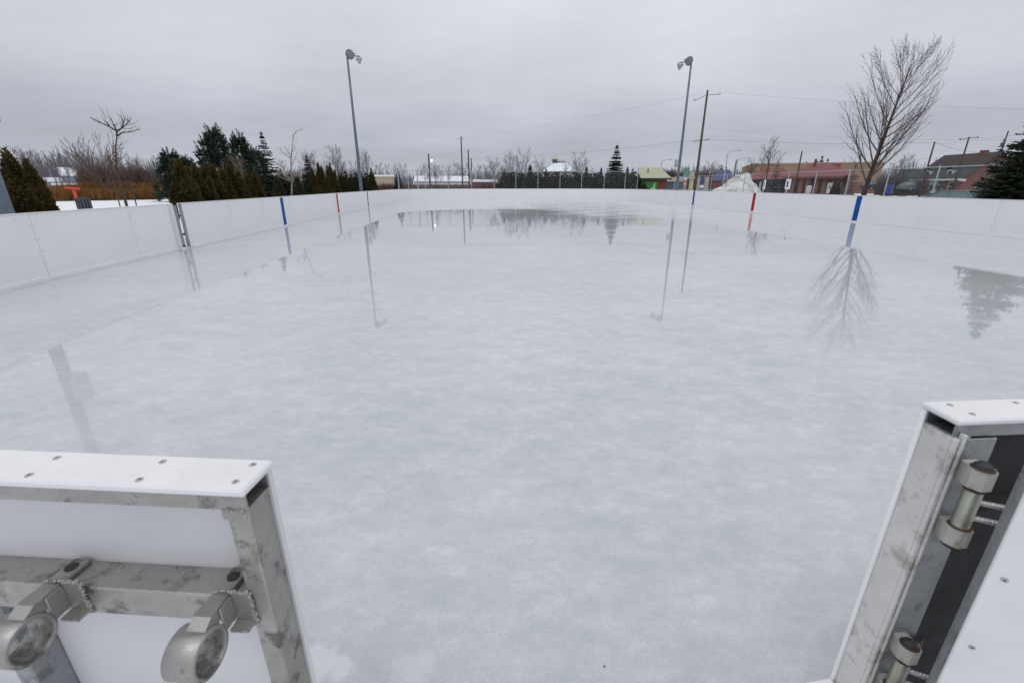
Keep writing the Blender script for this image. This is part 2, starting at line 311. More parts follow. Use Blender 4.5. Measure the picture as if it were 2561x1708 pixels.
# ------------------------------------------------------------------ mesh builder
class MB:
    def __init__(s): s.v = []; s.f = []; s.m = []; s.uv = None
    def quad(s, *p, mi=0):
        i = len(s.v); s.v += [tuple(q) for q in p]; s.f.append(tuple(range(i, i + len(p)))); s.m.append(mi)
    def box(s, x0, x1, y0, y1, z0, z1, mi=0, T=None, bev=0):
        if bev:
            b = bev
            xs = ((x0, y0 + b), (x0 + b, y0), (x1 - b, y0), (x1, y0 + b), (x1, y1 - b), (x1 - b, y1), (x0 + b, y1), (x0, y1 - b))
            s.prism(xs, z0 + b, z1 - b, mi, T, caps=False)
            i = len(s.v)
            ins = lambda z: [((x0 + b) if q[0] < (x0 + x1) / 2 else (x1 - b), (y0 + b) if q[1] < (y0 + y1) / 2 else (y1 - b), z) for q in xs]
            for zz, zo, fl in ((z0, z0 + b, 1), (z1, z1 - b, 0)):
                base = len(s.v)
                o = [(q[0], q[1], zo) for q in xs]; n = ins(zz)
                pts = o + n
                if T: pts = [tuple(T @ Vector(q)) for q in pts]
                s.v += pts
                for k in range(8):
                    k2 = (k + 1) % 8
                    fc = (base + k, base + k2, base + 8 + k2, base + 8 + k)
                    s.f.append(fc[::-1] if fl else fc); s.m.append(mi)
                corner = (base + 9, base + 10, base + 12 , base + 14)
                q4 = [base + 9, base + 11, base + 13, base + 15]
                s.f.append(tuple(q4[::-1] if fl else q4)); s.m.append(mi)
            return
        i = len(s.v)
        p = [(x0, y0, z0), (x1, y0, z0), (x1, y1, z0), (x0, y1, z0), (x0, y0, z1), (x1, y0, z1), (x1, y1, z1), (x0, y1, z1)]
        if T: p = [tuple(T @ Vector(q)) for q in p]
        s.v += p
        for f in ((3, 2, 1, 0), (4, 5, 6, 7), (0, 1, 5, 4), (1, 2, 6, 5), (2, 3, 7, 6), (3, 0, 4, 7)):
            s.f.append(tuple(i + k for k in f)); s.m.append(mi)
    def prism(s, poly, z0, z1, mi=0, T=None, caps=True):
        i = len(s.v); n = len(poly)
        p = [(x, y, z0) for x, y in poly] + [(x, y, z1) for x, y in poly]
        if T: p = [tuple(T @ Vector(q)) for q in p]
        s.v += p
        for k in range(n):
            k2 = (k + 1) % n; s.f.append((i + k, i + k2, i + n + k2, i + n + k)); s.m.append(mi)
        if caps:
            s.f.append(tuple(i + k for k in reversed(range(n)))); s.m.append(mi)
            s.f.append(tuple(i + n + k for k in range(n))); s.m.append(mi)
    def tube(s, pts, radii, n=6, mi=0, cap=True):
        pts = [Vector(p) for p in pts]
        if not hasattr(radii, '__len__'): radii = [radii] * len(pts)
        i0 = len(s.v); d = (pts[1] - pts[0]).normalized()
        ref = Vector((1, 0, 0)) if abs(d.x) < .8 else Vector((0, 1, 0))
        a = d.cross(ref).normalized(); b = d.cross(a)
        for k, p in enumerate(pts):
            if k > 0:
                d2 = (pts[min(k + 1, len(pts) - 1)] - pts[k - 1])
                if d2.length > 1e-9:
                    d2.normalize(); a = (a - d2 * a.dot(d2))
                    a = a.normalized() if a.length > 1e-6 else d2.orthogonal().normalized(); b = d2.cross(a)
            r = radii[k]
            for j in range(n):
                t = 2 * pi * j / n; q = p + a * (r * cos(t)) + b * (r * sin(t)); s.v.append((q.x, q.y, q.z))
        for k in range(len(pts) - 1):
            for j in range(n):
                j2 = (j + 1) % n; u = i0 + k * n
                s.f.append((u + j, u + j2, u + n + j2, u + n + j)); s.m.append(mi)
        if cap and n > 3:
            s.f.append(tuple(i0 + j for j in reversed(range(n)))); s.m.append(mi)
            e = i0 + (len(pts) - 1) * n; s.f.append(tuple(e + j for j in range(n))); s.m.append(mi)
    def lathe(s, prof, n=20, mi=0, T=None):
        i0 = len(s.v)
        for r, z in prof:
            for j in range(n):
                t = 2 * pi * j / n; q = (r * cos(t), r * sin(t), z)
                if T: q = tuple(T @ Vector(q))
                s.v.append(q)
        for k in range(len(prof) - 1):
            for j in range(n):
                j2 = (j + 1) % n; u = i0 + k * n; s.f.append((u + j, u + j2, u + n + j2, u + n + j)); s.m.append(mi)
    def sphere(s, c, r, mi=0, n=8, sz=1):
        prof = [(max(1e-4, r * sin(pi * k / (n // 2 + 1))), -r * sz * cos(pi * k / (n // 2 + 1))) for k in range(n // 2 + 2)]
        s.lathe(prof, n, mi, Matrix.Translation(c))
    def build(s, name, mats, parent=None, loc=None, smooth=False):
        me = bpy.data.meshes.new(name); me.from_pydata(s.v, [], s.f)
        if not isinstance(mats, (list, tuple)): mats = [mats]
        for m in mats: me.materials.append(M[m] if isinstance(m, str) else m)
        if len(mats) > 1: me.polygons.foreach_set('material_index', s.m)
        if smooth: me.polygons.foreach_set('use_smooth', [True] * len(me.polygons))
        if s.uv:
            ul = me.uv_layers.new(name='UVMap'); ul.data.foreach_set('uv', s.uv)
        me.update()
        o = bpy.data.objects.new(name, me); COL.objects.link(o)
        if parent: o.parent = parent
        if loc: o.location = loc
        return o

def tag(o, label=None, cat=None, group=None, kind=None):
    if label: o['label'] = label
    if cat: o['category'] = cat
    if group: o['group'] = group
    if kind: o['kind'] = kind
    return o

def thing(name, label, cat, loc=(0, 0, 0), rz=0, group=None):
    o = bpy.data.objects.new(name, None); COL.objects.link(o); o.empty_display_size = .2
    o.location = loc; o.rotation_euler = (0, 0, rz)
    return tag(o, label, cat, group)

def copy_tree(o, parent=None):
    c = o.copy(); COL.objects.link(c); c.parent = parent
    for ch in list(o.children): copy_tree(ch, c)
    return c

def place(proto, used, loc, rz=0, sc=(1, 1, 1), label=None, group=None):
    """first use moves the prototype itself, later uses copy it"""
    if proto.name in used: o = copy_tree(proto)
    else: o = proto; used.add(proto.name)
    o.location = loc; o.rotation_euler = (0, 0, rz); o.scale = sc if hasattr(sc, '__len__') else (sc,) * 3
    if label: o['label'] = label
    if group: o['group'] = group
    return o
USED = set()

# ------------------------------------------------------------------ world, sun, camera
def make_world():
    w = bpy.data.worlds.new('World'); scene.world = w; w.use_nodes = True
    nt = w.node_tree; bg = nt.nodes['Background']
    sky = nn(nt, 'ShaderNodeTexSky'); sky.sky_type = 'NISHITA'; sky.sun_disc = False
    sky.sun_elevation = radians(72); sky.sun_rotation = radians(200)
    tc = nn(nt, 'ShaderNodeTexCoord'); sx = nn(nt, 'ShaderNodeSeparateXYZ'); nt.links.new(tc.outputs['Generated'], sx.inputs[0])
    # cloud deck: project the view direction onto a flat layer
    zc = nn(nt, 'ShaderNodeMath', operation='MAXIMUM'); nt.links.new(sx.outputs[2], zc.inputs[0]); zc.inputs[1].default_value = 0
    za = nn(nt, 'ShaderNodeMath', operation='ADD'); nt.links.new(zc.outputs[0], za.inputs[0]); za.inputs[1].default_value = .11
    dx = nn(nt, 'ShaderNodeMath', operation='DIVIDE'); nt.links.new(sx.outputs[0], dx.inputs[0]); nt.links.new(za.outputs[0], dx.inputs[1])
    dy = nn(nt, 'ShaderNodeMath', operation='DIVIDE'); nt.links.new(sx.outputs[1], dy.inputs[0]); nt.links.new(za.outputs[0], dy.inputs[1])
    cb = nn(nt, 'ShaderNodeCombineXYZ'); nt.links.new(dx.outputs[0], cb.inputs[0]); nt.links.new(dy.outputs[0], cb.inputs[1])
    n1 = noise(nt, cb.outputs[0], .36, 5, .52); n2 = noise(nt, cb.outputs[0], 1.3, 5, .55)
    # elevation gradient
    cr = nn(nt, 'ShaderNodeValToRGB'); nt.links.new(zc.outputs[0], cr.inputs[0])
    el = cr.color_ramp.elements
    def srgb(r, g, b):
        f = lambda c: ((c / 255 + .055) / 1.055) ** 2.4
        return (f(r), f(g), f(b), 1)
    el[0].position = 0; el[0].color = srgb(193, 197, 207)
    el[1].position = 1; el[1].color = srgb(255, 255, 255)
    for p, c in ((.055, srgb(190, 195, 206)), (.12, srgb(200, 203, 214)), (.20, srgb(214, 217, 225)), (.30, srgb(224, 226, 234)), (.52, srgb(240, 242, 249))):
        e = el.new(p); e.color = c
    # darker banks low over the far end of the rink
    f1 = mrange(nt, n1, .36, .64, .885, 1.085); f2 = mrange(nt, n2, .3, .7, .95, 1.05)
    az = nn(nt, 'ShaderNodeVectorMath', operation='DOT_PRODUCT'); nt.links.new(tc.outputs['Generated'], az.inputs[0]); az.inputs[1].default_value = (.02, 1, .06)
    bank = mrange(nt, az.outputs['Value'], .84, 1.0, 1.0, .94)
    hib = mrange(nt, zc.outputs[0], .14, .30, 0, 1)
    bk = nn(nt, 'ShaderNodeMix', data_type='FLOAT'); nt.links.new(hib, bk.inputs[0]); nt.links.new(bank, bk.inputs[2]); bk.inputs[3].default_value = 1
    az2 = nn(nt, 'ShaderNodeVectorMath', operation='DOT_PRODUCT'); nt.links.new(tc.outputs['Generated'], az2.inputs[0]); az2.inputs[1].default_value = (.09, .995, 0)
    side = mrange(nt, az2.outputs['Value'], .60, .86, .895, 1.0)
    sd = nn(nt, 'ShaderNodeMath', operation='MULTIPLY'); nt.links.new(side, sd.inputs[0]); nt.links.new(bk.outputs[0], sd.inputs[1]); bk = sd
    mm = nn(nt, 'ShaderNodeMath', operation='MULTIPLY'); nt.links.new(f1, mm.inputs[0]); nt.links.new(f2, mm.inputs[1])
    m3 = nn(nt, 'ShaderNodeMath', operation='MULTIPLY'); nt.links.new(mm.outputs[0], m3.inputs[0]); nt.links.new(bk.outputs[0], m3.inputs[1])
    back = mrange(nt, az.outputs['Value'], -.6, .35, 1.06, 1.0)
    m4 = nn(nt, 'ShaderNodeMath', operation='MULTIPLY'); nt.links.new(m3.outputs[0], m4.inputs[0]); nt.links.new(back, m4.inputs[1]); m3 = m4
    zen = mrange(nt, zc.outputs[0], .35, .8, 1.0, 1.15); m5 = nn(nt, 'ShaderNodeMath', operation='MULTIPLY'); nt.links.new(m3.outputs[0], m5.inputs[0]); nt.links.new(zen, m5.inputs[1]); m3 = m5
    cl = nn(nt, 'ShaderNodeVectorMath', operation='SCALE'); nt.links.new(cr.outputs[0], cl.inputs[0]); nt.links.new(m3.outputs[0], cl.inputs['Scale'])
    # thick overcast in front of a faint clear sky
    sk = nn(nt, 'ShaderNodeVectorMath', operation='SCALE'); nt.links.new(sky.outputs[0], sk.inputs[0]); sk.inputs['Scale'].default_value = .05
    out = mixrgb(nt, .94, sk.outputs[0], cl.outputs[0])
    nt.links.new(out, bg.inputs['Color']); bg.inputs['Strength'].default_value = 1.0
make_world()

sun = bpy.data.lights.new('sun', 'SUN'); sun.energy = .5; sun.angle = radians(25); sun.color = (1, .97, .93)
so = bpy.data.objects.new('sun', sun); COL.objects.link(so)
so.rotation_euler = (radians(90 - 72), 0, radians(-20)); so.location = (0, 0, 60)

cam = bpy.data.cameras.new('camera'); co = bpy.data.objects.new('camera', cam); COL.objects.link(co)
co.location = (0, 0, CH); co.rotation_euler = (pi / 2 - CTH, 0, -CPS)
cam.sensor_width = 36; cam.lens = CF / 2561 * 36; cam.clip_start = .02; cam.clip_end = 6000
cam.dof.use_dof = True; cam.dof.focus_distance = 12; cam.dof.aperture_fstop = 5.6
scene.camera = co
scene.view_settings.view_transform = 'Standard'; scene.view_settings.look = 'None'; scene.view_settings.exposure = 0
scene.cycles.max_bounces = 6; scene.cycles.transparent_max_bounces = 24

# ------------------------------------------------------------------ rink outline
XL, XR, YN, YE, RAD, BT = -7.919, 18.003, .84, 56.6, 8.47, 1.2
c1 = (XL + RAD, 9.145 + .001); YN1 = c1[1] - RAD
def make_path():
    pts = []
    a0 = math.asin((c1[0] + 1.37) / RAD)
    for k in range(61):                                  # near left corner, starting at the board end beside the gate
        a = a0 + (pi / 2 - a0) * k / 60; pts.append((c1[0] - RAD * sin(a), c1[1] - RAD * cos(a)))
    for cx, cy, s in ((XL + RAD, YE - RAD, pi), (XR - RAD, YE - RAD, pi / 2), (XR - RAD, YN + RAD, 0)):
        for k in range(61):
            a = s - (pi / 2) * k / 60; pts.append((cx + RAD * cos(a), cy + RAD * sin(a)))
    pts.append((2.0, YN))
    return pts
PATH = make_path()
CUM = [0]
for p, q in zip(PATH, PATH[1:]): CUM.append(CUM[-1] + hypot(q[0] - p[0], q[1] - p[1]))
def pos(s):
    s = max(0, min(CUM[-1] - 1e-6, s))
    lo, hi = 0, len(CUM) - 1
    while hi - lo > 1:
        md = (lo + hi) // 2
        if CUM[md] <= s: lo = md
        else: hi = md
    L = CUM[hi] - CUM[lo]; t = (s - CUM[lo]) / L if L else 0
    p, q = PATH[lo], PATH[hi]; dx, dy = (q[0] - p[0]) / L, (q[1] - p[1]) / L
    return (p[0] + t * (q[0] - p[0]), p[1] + t * (q[1] - p[1])), (-dy, dx)   # point, outward normal (path runs clockwise)
S_L0 = CUM[60]                 # start of left straight
def sL(y): return S_L0 + (y - c1[1])
S_L1 = CUM[61]; S_E0 = CUM[121]; S_E1 = CUM[122]; S_R0 = CUM[182]; S_R1 = CUM[183]; S_N0 = CUM[243]
def sR(y): return S_R0 + ((YE - RAD) - y)

def shell(mb, s0, s1, d0, d1, z0, z1, org, mi=0, n=None):
    n = n or max(1, int((s1 - s0) / .3)); i0 = len(mb.v)
    for k in range(n + 1):
        (x, y), (nx, ny) = pos(s0 + (s1 - s0) * k / n)
        for d, z in ((d0, z0), (d1, z0), (d1, z1), (d0, z1)): mb.v.append((x + nx * d - org[0], y + ny * d - org[1], z - org[2]))
    for k in range(n):
        u = i0 + 4 * k
        for a, b in ((0, 1), (1, 2), (2, 3), (3, 0)):
            mb.f.append((u + a, u + 4 + a, u + 4 + b, u + b)); mb.m.append(mi)
    mb.f.append((i0, i0 + 1, i0 + 2, i0 + 3)); mb.m.append(mi)
    e = i0 + 4 * n; mb.f.append((e + 3, e + 2, e + 1, e)); mb.m.append(mi)

def disc(mb, s, z, d, r, org, mi):
    (x, y), (nx, ny) = pos(s); tx, ty = ny, -nx; i = len(mb.v)
    for k in range(8):
        a = 2 * pi * k / 8; mb.v.append((x + nx * d + tx * r * cos(a) - org[0], y + ny * d + ty * r * cos(a) - org[1], z + r * sin(a) - org[2]))
    mb.f.append(tuple(range(i, i + 8))); mb.m.append(mi)

def board(s0, s1, label, group, stripe=None, stripe_s=None, screws=False):
    (cx, cy), nrm = pos((s0 + s1) / 2); org = (cx, cy, 0)
    t = thing('rink_board', label, 'rink board', org, 0, group)
    g = .004
    f = MB(); shell(f, s0 + g, s1 - g, 0, .013, .02, BT - .021, org)
    if screws:
        n = int((s1 - s0) / .3)
        for k in range(n):
            s = s0 + .12 + k * .3; disc(f, s, 1.10 + R.uniform(-.004, .004), -.0015, .009, org, 1)
        for e in (s0 + .04, s1 - .04):
            for z in (.3, .52, .74, .98): disc(f, e, z, -.0015, .010, org, 1)
        for z in (.35, .62, .88): disc(f, (s0 + s1) / 2 + R.uniform(-.05, .05), z, -.0015, .009, org, 1)
    f.build('panel_face', ['hdpe', 'screw'], t)
    c = MB(); shell(c, s0 + .002, s1 - .002, -.008, .105, BT - .02, BT, org); c.build('top_cap', 'cap', t)
    k = MB(); shell(k, s0 + .002, s1 - .002, -.022, -.001, .0, .058, org)
    k.build('kick_plate', 'kick', t)
    fr = MB()
    for s in (s0 + .03, (s0 + s1) / 2, s1 - .03): shell(fr, s - .025, s + .025, .014, .085, .0, BT - .075, org, n=1)
    shell(fr, s0 + .002, s1 - .002, .014, .085, BT - .073, BT - .022, org); shell(fr, s0 + .06, s1 - .06, .018, .08, .5, .56, org)
    fr.build('back_frame', 'alu', t)
    if stripe:
        b = MB(); shell(b, stripe_s - .15, stripe_s + .15, -.003, -.0006, .066, BT - .034, org, n=1)
        b.build('painted_stripe', stripe, t)
    return t

# panel breaks
def rng(a, b, n): return [a + (b - a) * k / n for k in range(n + 1)]
br = rng(0, S_L0 - .16, 4)
for a, b in zip(br, br[1:]): board(a, b, 'curved white rink board panel in the near left corner, mostly out of the frame', 'near left corner boards', screws=True)
ys = [8.986, 11.43, 12.94]
for a, b in zip(ys, ys[1:]):
    board(sL(a), sL(b), 'near left white board panel dotted with screws below the slatted bin' if a < 10 else 'short white board panel just before the narrow gate gap', None, screws=True)
yl = [13.50] + [15.94 + 2.44 * k for k in range(14)]; yl.append(YE - RAD)
for a, b in zip(yl, yl[1:]):
    st = None
    for yy, c in ((20.28, 'blue'), (28.43, 'red'), (36.60, 'blue')):
        if a <= yy < b: st = (c, yy)
    lab = 'plain white board panel of the straight left side of the rink'; grp = 'plain boards along the left side'
    if st:
        lab = {20.28: 'left side white board panel with the nearer wide blue stripe', 28.43: 'left side white board panel with the red centre stripe', 36.60: 'left side white board panel with the farther thin blue stripe'}[st[1]]; grp = None
    if a == 13.50: lab, grp = 'white board panel directly beyond the narrow gate gap on the left', None
    board(sL(a), sL(b), lab, grp, st and st[0], st and sL(st[1]), screws=a < 20)
br = rng(S_L1, S_E0, 6)
for a, b in zip(br, br[1:]): board(a, b, 'curved white board panel in the far left corner of the rink', 'far left corner boards')
br = rng(S_E0, S_E1, 4)
for a, b in zip(br, br[1:]): board(a, b, 'white board panel of the straight far end under the chain link fence', 'far end boards')
br = rng(S_E1, S_R0, 6)
for a, b in zip(br, br[1:]): board(a, b, 'curved white board panel in the far right corner below the green hut', 'far right corner boards')
yr = [17.15 + 2.56 * k for k in range(12)][::-1] + [14.40, 11.9, 9.6]
yr = [YE - RAD] + yr
for a, b in zip(yr, yr[1:]):
    st = None
    for yy, c in ((20.28, 'blue'), (28.43, 'red'), (36.60, 'blue')):
        if b <= yy < a: st = (c, yy)
    lab = 'plain white board panel of the straight right side of the rink'; grp = 'plain boards along the right side'
    if st:
        lab = {20.28: 'right side white board panel with the widest blue stripe below the bare tree', 28.43: 'right side white board panel with the red stripe below the snow pile', 36.60: 'right side white board panel with the thin blue stripe below the utility pole'}[st[1]]; grp = None
    board(sR(a), sR(b), lab, grp, st and st[0], st and sR(st[1]))
br = rng(S_R1, S_N0, 5)
for a, b in zip(br, br[1:]): board(a, b, 'curved white board panel in the near right corner, out of the frame', 'near right corner boards')
br = rng(S_N0, S_N0 + (XR - RAD - 2.2), 3)
for a, b in zip(br, br[1:]): board(a, b, 'white board panel of the near end right of the open gate door', 'near end boards')

# narrow players' gate gap in the left boards
def left_gate():
    org = (XL, 13.22, 0)
    t = thing('rink_gate', 'narrow gate gap with two grey aluminium posts in the left boards', 'gate', org)
    def bx(y0, y1, d0, d1, z0, z1):
        m = MB(); m.box(-d1, -d0, y0 - 13.22, y1 - 13.22, z0, z1); return m
    bx(12.945, 13.085, -.006, .10, 0, BT).build('white_end_board', 'hdpe', t)
    bx(12.88, 12.94, -.075, -.002, .03, BT - .005).build('corner_trim', 'cap', t)
    a = bx(13.09, 13.205, -.012, .008, .115, BT - .05); a.build('gate_post', 'seamgrey', t)
    bx(13.085, 13.21, -.016, .010, BT - .048, BT - .015).build('post_cap', 'matteblack', t)
    bx(13.09, 13.205, -.018, .010, .06, .11).build('post_foot', 'matteblack', t)
    bx(13.325, 13.44, -.012, .008, .03, BT - .03).build('gate_post', 'seamgrey', t)
    bx(13.32, 13.44, -.016, .010, BT - .028, BT - .012).build('post_cap', 'matteblack', t)
    bx(13.207, 13.323, -.006, .006, .36, .42).build('latch_bar', 'dark', t)
    bx(13.207, 13.323, -.006, .006, .86, .90).build('latch_bar', 'dark', t)
    bx(13.21, 13.32, -.012, .02, 0, .05).build('sill', 'cap', t)
    bx(13.442, 13.494, -.004, .10, 0, BT).build('white_end_board', 'hdpe', t)
left_gate()

# ------------------------------------------------------------------ ground, ice
def outline(d, n=36):
    o = []
    for cx, cy, s in ((XL + RAD, YE - RAD, pi), (XR - RAD, YE - RAD, pi / 2), (XR - RAD, YN + RAD - .1, 0), (XL + RAD, YN + RAD - .1, -pi / 2)):
        for k in range(n + 1):
            a = s - (pi / 2) * k / n; o.append((cx + (RAD + d) * cos(a), cy + (RAD + d) * sin(a)))
    return o
ice = MB(); ol = outline(.0); ice.v = [(x, y, 0) for x, y in ol]; ice.f = [tuple(reversed(range(len(ol))))]; ice.m = [0]
tag(ice.build('ice', 'ice'), 'wet white and pale blue rink ice with mirror reflections', None, kind='structure')
def ground():
    mb = MB(); ds = (.02, .12, .6, 1.5, 3, 6, 10, 16, 25, 40, 65, 110, 200, 400, 1000, 3500); n = None
    for d in ds:
        o = outline(d); n = len(o)
        for x, y in o: mb.v.append((x, y, gz(x, y) + (0 if d < 1 else .05 * sin(x * .31) * cos(y * .23))))
    for k in range(len(ds) - 1):
        for j in range(n):
            j2 = (j + 1) % n; u = k * n
            mb.f.append((u + j, u + j2, u + n + j2, u + n + j)); mb.m.append(0)
    tag(mb.build('ground', 'snow', smooth=True), 'snow covered ground around the rink', None, kind='structure')
ground()
pk = MB(); pk.quad((38.5, 8, -.06), (150, 8, .85), (150, 64, .85), (38.5, 64, -.06)); tag(pk.build('parking_lot', 'asphalt'), 'dark wet asphalt parking lot beyond the right fence', None, kind='structure')

# ------------------------------------------------------------------ foreground: left board end
def frame_empty(name, label, cat, F, U, group=None):
    return thing(name, label, cat, (F[0], F[1], 0), atan2(U[1], U[0]), group)
def screw(t, x, y, z, r=.0065, axis='z'):
    mb = MB()
    T = Matrix.Translation((x, y, z))
    if axis == 'y': T = T @ Matrix.Rotation(pi / 2, 4, 'X')
    mb.lathe([(r, 0), (r * .9, .001), (r * .36, .001)], 14, 0, T); mb.lathe([(r * .36, .001), (r * .32, .0004), (1e-4, .0004)], 14, 1, T); mb.build('screw', ['screw', 'dark'], t)
def beads(t, p, q, n, r=.0042, m_='weld'):
    p, q = Vector(p), Vector(q); mb = MB()
    n = int(n * 1.8)
    for k in range(n):
        c = p.lerp(q, (k + .5) / n); c += Vector((R.uniform(-.4, .4), R.uniform(-.4, .4), R.uniform(-.4, .4))) * r
        mb.sphere(c, r * R.uniform(.55, 1.15), 0, 8, .8)
    mb.build('weld_bead', m_, t, smooth=True)
def left_end():
    t = frame_empty('rink_board', 'near left board end with white cap and latch rings beside the gate opening', 'rink board', (-.386, .742), (-.988, .153))
    m = MB(); m.box(0, 1.0, 0, .011, .02, 1.1835, bev=.0015); m.build('panel_face', 'hdpeback', t)
    m = MB(); m.box(-.004, 1.0, -.003, .0875, 1.184, 1.2, bev=.004); m.build('top_cap', 'cap', t)
    for x, y in ((.024, .0155), (.1955, .018), (.403, .02), (.62, .02), (.8, .02), (.0235, .0645), (.1935, .0705), (.398, .0715), (.6, .07), (.8, .07)): screw(t, x, y, 1.2002)
    m = MB(); w = .0035                                               # hollow top rail, open at the gate end
    m.box(.004, 1.0, .0115, .076, 1.1835 - w, 1.1835); m.box(.004, 1.0, .0115, .076, 1.149, 1.149 + w)
    m.box(.004, 1.0, .0115, .0115 + w, 1.149 + w, 1.1835 - w); m.box(.004, 1.0, .076 - w, .076, 1.149 + w, 1.1835 - w)
    m.build('top_rail', 'alu', t)
    m = MB(); m.box(.006, .047, .0115, .0755, .0, 1.1485, bev=.003); m.build('end_post', 'alu', t)
    m = MB(); m.box(.585, .627, .0115, .0755, .0, .8775, bev=.003); m.build('inner_post', 'alublue', t)
    m = MB(); m.box(.0472, 1.0, .0115, .0755, .878, .946, bev=.003); m.build('mid_rail', 'alu', t)
    m = MB(); m.box(.0472, 1.0, .0115, .0755, .42, .488, bev=.003); m.build('lower_rail', 'alu', t)
    beads(t, (.0475, .077, 1.149), (.010, .077, 1.148), 9); beads(t, (.048, .077, .878), (.048, .077, .946), 11); beads(t, (.048, .018, .9465), (.048, .075, .9465), 9)
    m = MB()
    m.box(.008, .052, .0757, .0772, 1.128, 1.150); m.build('weld_plate', 'alu', t)
    for x0 in (.078, .418):
        b = bpy.data.objects.new('latch_bracket', None); COL.objects.link(b); b.parent = t; b.location = (x0, 0, 0)
        p = MB()                                                       # arm: a flat bar over the rail that turns down into the ring
        p.box(.0, .034, .018, .112, .9468, .9575, bev=.002)
        p.prism([(.104, .9575), (.104, .944), (.118, .925), (.150, .944), (.128, .957)], 0.0, .034, 0, Matrix(((0, 0, 1, 0), (1, 0, 0, 0), (0, 1, 0, 0), (0, 0, 0, 1))))
        p.build('arm_plate', 'alu', b)
        p = MB(); p.box(-.040, -.002, .0765, .0815, .884, .962, bev=.0015); p.box(-.0045, .0, .0817, .112, .900, .955, bev=.0015); p.box(-.040, -.0047, .0817, .104, .890, .896); p.build('angle_lug', 'alu', b)
        r = MB(); T = Matrix.Translation((-.006, .152, .902)) @ Matrix.Rotation(pi / 2, 4, 'Y')
        r.lathe([(.0375, 0), (.0425, .0), (.0440, .0015), (.0440, .0565), (.0425, .058), (.0375, .058), (.0362, .056), (.0362, .002), (.0375, 0)], 36, 0, T)
        r.build('ring', 'alu', b, smooth=True)
        h = MB(); h.lathe([(1e-4, .0), (.0105, .0), (.0115, -.001), (.0115, -.003)], 18, 0, Matrix.Translation((.017, .042, .9585))); h.lathe([(.0075, -.0005), (.0105, .0014), (.0115, .0004)], 18, 0, Matrix.Translation((.017, .042, .9585)))
        h.build('bolt_hole', 'matteblack', b, smooth=True)
        beads(b, (-.038, .078, .963), (.034, .078, .959), 14); beads(b, (-.0405, .078, .884), (-.0405, .079, .962), 12); beads(b, (.0, .118, .947), (.034, .118, .947), 9, .005)
left_end()

# ------------------------------------------------------------------ foreground: right board end with hinges, gate door
F2, U2 = (1.048, .853), (-.9998, .02)
def right_end():
    t = frame_empty('rink_board', 'near right board end with scuffed post and rusty hinges beside the gate opening', 'rink board', F2, U2)
    m = MB(); m.box(-1.15, 0, -.001, .010, .02, 1.1835, bev=.0015); m.build('panel_face', 'hdpe', t)
    m = MB(); m.box(-1.15, .003, -.004, .0875, 1.185, 1.2, bev=.004); m.build('top_cap', 'cap', t)
    for x, y in ((-.045, .018), (-.052, .062), (-.21, .018), (-.22, .062), (-.4, .018)): screw(t, x, y, 1.2002)
    m = MB(); w = .0035
    m.box(-1.15, -.005, .0105, .0775, 1.1845 - w, 1.1845); m.box(-1.15, -.005, .0105, .0775, 1.153, 1.153 + w)
    m.box(-1.15, -.005, .0105, .0105 + w, 1.153 + w, 1.1845 - w); m.box(-1.15, -.005, .0775 - w, .0775, 1.153 + w, 1.1845 - w); m.build('top_rail', 'alublue', t)
    m = MB(); m.box(-.05, -.005, .0105, .078, .0, 1.1525, bev=.002); m.build('end_post', 'alu2', t)
    m = MB()
    m.box(-.013, -.004, .0785, .0885, .0, 1.152, bev=.0015); m.box(-.0245, -.0165, .0785, .0915, .0, 1.164, bev=.0015); m.build('post_flange', 'alu2', t)
    m = MB(); m.box(-.108, -.026, .079, .084, .0, 1.15, bev=.002); m.box(-.108, -.104, .03, .0785, .0, 1.15); m.build('hinge_plate', 'alublue', t)
    beads(t, (-.0148, .083, .3), (-.0148, .083, 1.13), 64, .0034, 'alu2')
    for z0, z1 in ((1.04, 1.13), (.86, .94), (.62, .78), (.4, .5)):
        m = MB(); m.box(-.0163, -.0135, .0795, .0862, z0, z1); m.build('flange_gap', 'matteblack', t)
    m = MB(); m.box(-1.14, -.112, .012, .018, .02, 1.15); m.build('dark_backing', 'matteblack', t)  # near-black sheet filling the frame beyond the hinge plate
    m = MB(); m.box(-1.14, -.112, .02, .075, .87, .94); m.build('mid_rail', 'matteblack', t)  # rail in the same near-black as the sheet
    for z in (1.0, .462):
        h = bpy.data.objects.new('hinge', None); COL.objects.link(h); h.parent = t; h.location = (-.052, .118, z)
        for zz in (.073, -.083):
            k = MB(); T = Matrix.Rotation(radians(0), 4, 'Z')
            k.prism([(-.022, -.036), (.012, -.036), (.021, -.002), (.008, .019), (-.016, .019), (-.025, .002)], zz - .024, zz + .024, 0)
            k.build('knuckle', 'knuckle', h)
            k = MB(); k.lathe([(.0215, zz + .0243), (.0205, zz + .0258), (.0185, zz + .0275), (.0155, zz + .0275)], 20, 0); k.build('rust_ring', 'rust', h)
            k = MB(); k.lathe([(.0185, zz - .0242), (.0190, zz - .031), (.014, zz - .031)], 20, 0); k.build('rust_ring', 'rust', h)
        k = MB(); k.lathe([(.0165, -.058), (.0172, -.050), (.0172, .040), (.0165, .048)], 24); k.build('barrel', 'pin', h, smooth=True)
        k = MB(); k.lathe([(1e-4, .112), (.010, .111), (.0160, .105), (.0160, .0975)], 20); k.build('pin_cap', 'dark', h, smooth=True)
        for zz in (.012, -.030):
            k = MB(); pts = []; rad = []
            for i in range(26):
                pts.append((-.012 - .0032 * i, .006 + .0018 * i, zz)); rad.append(.0075 if i % 2 else .0062)
            k.tube(pts, rad, 12); k.build('threaded_bolt', 'screw', h)
        k = MB(); k.box(-.085, -.02, -.01, .0, .04, .075, T=Matrix.Rotation(.35, 4, 'Z')); k.build('strap', 'dark', h)
right_end()
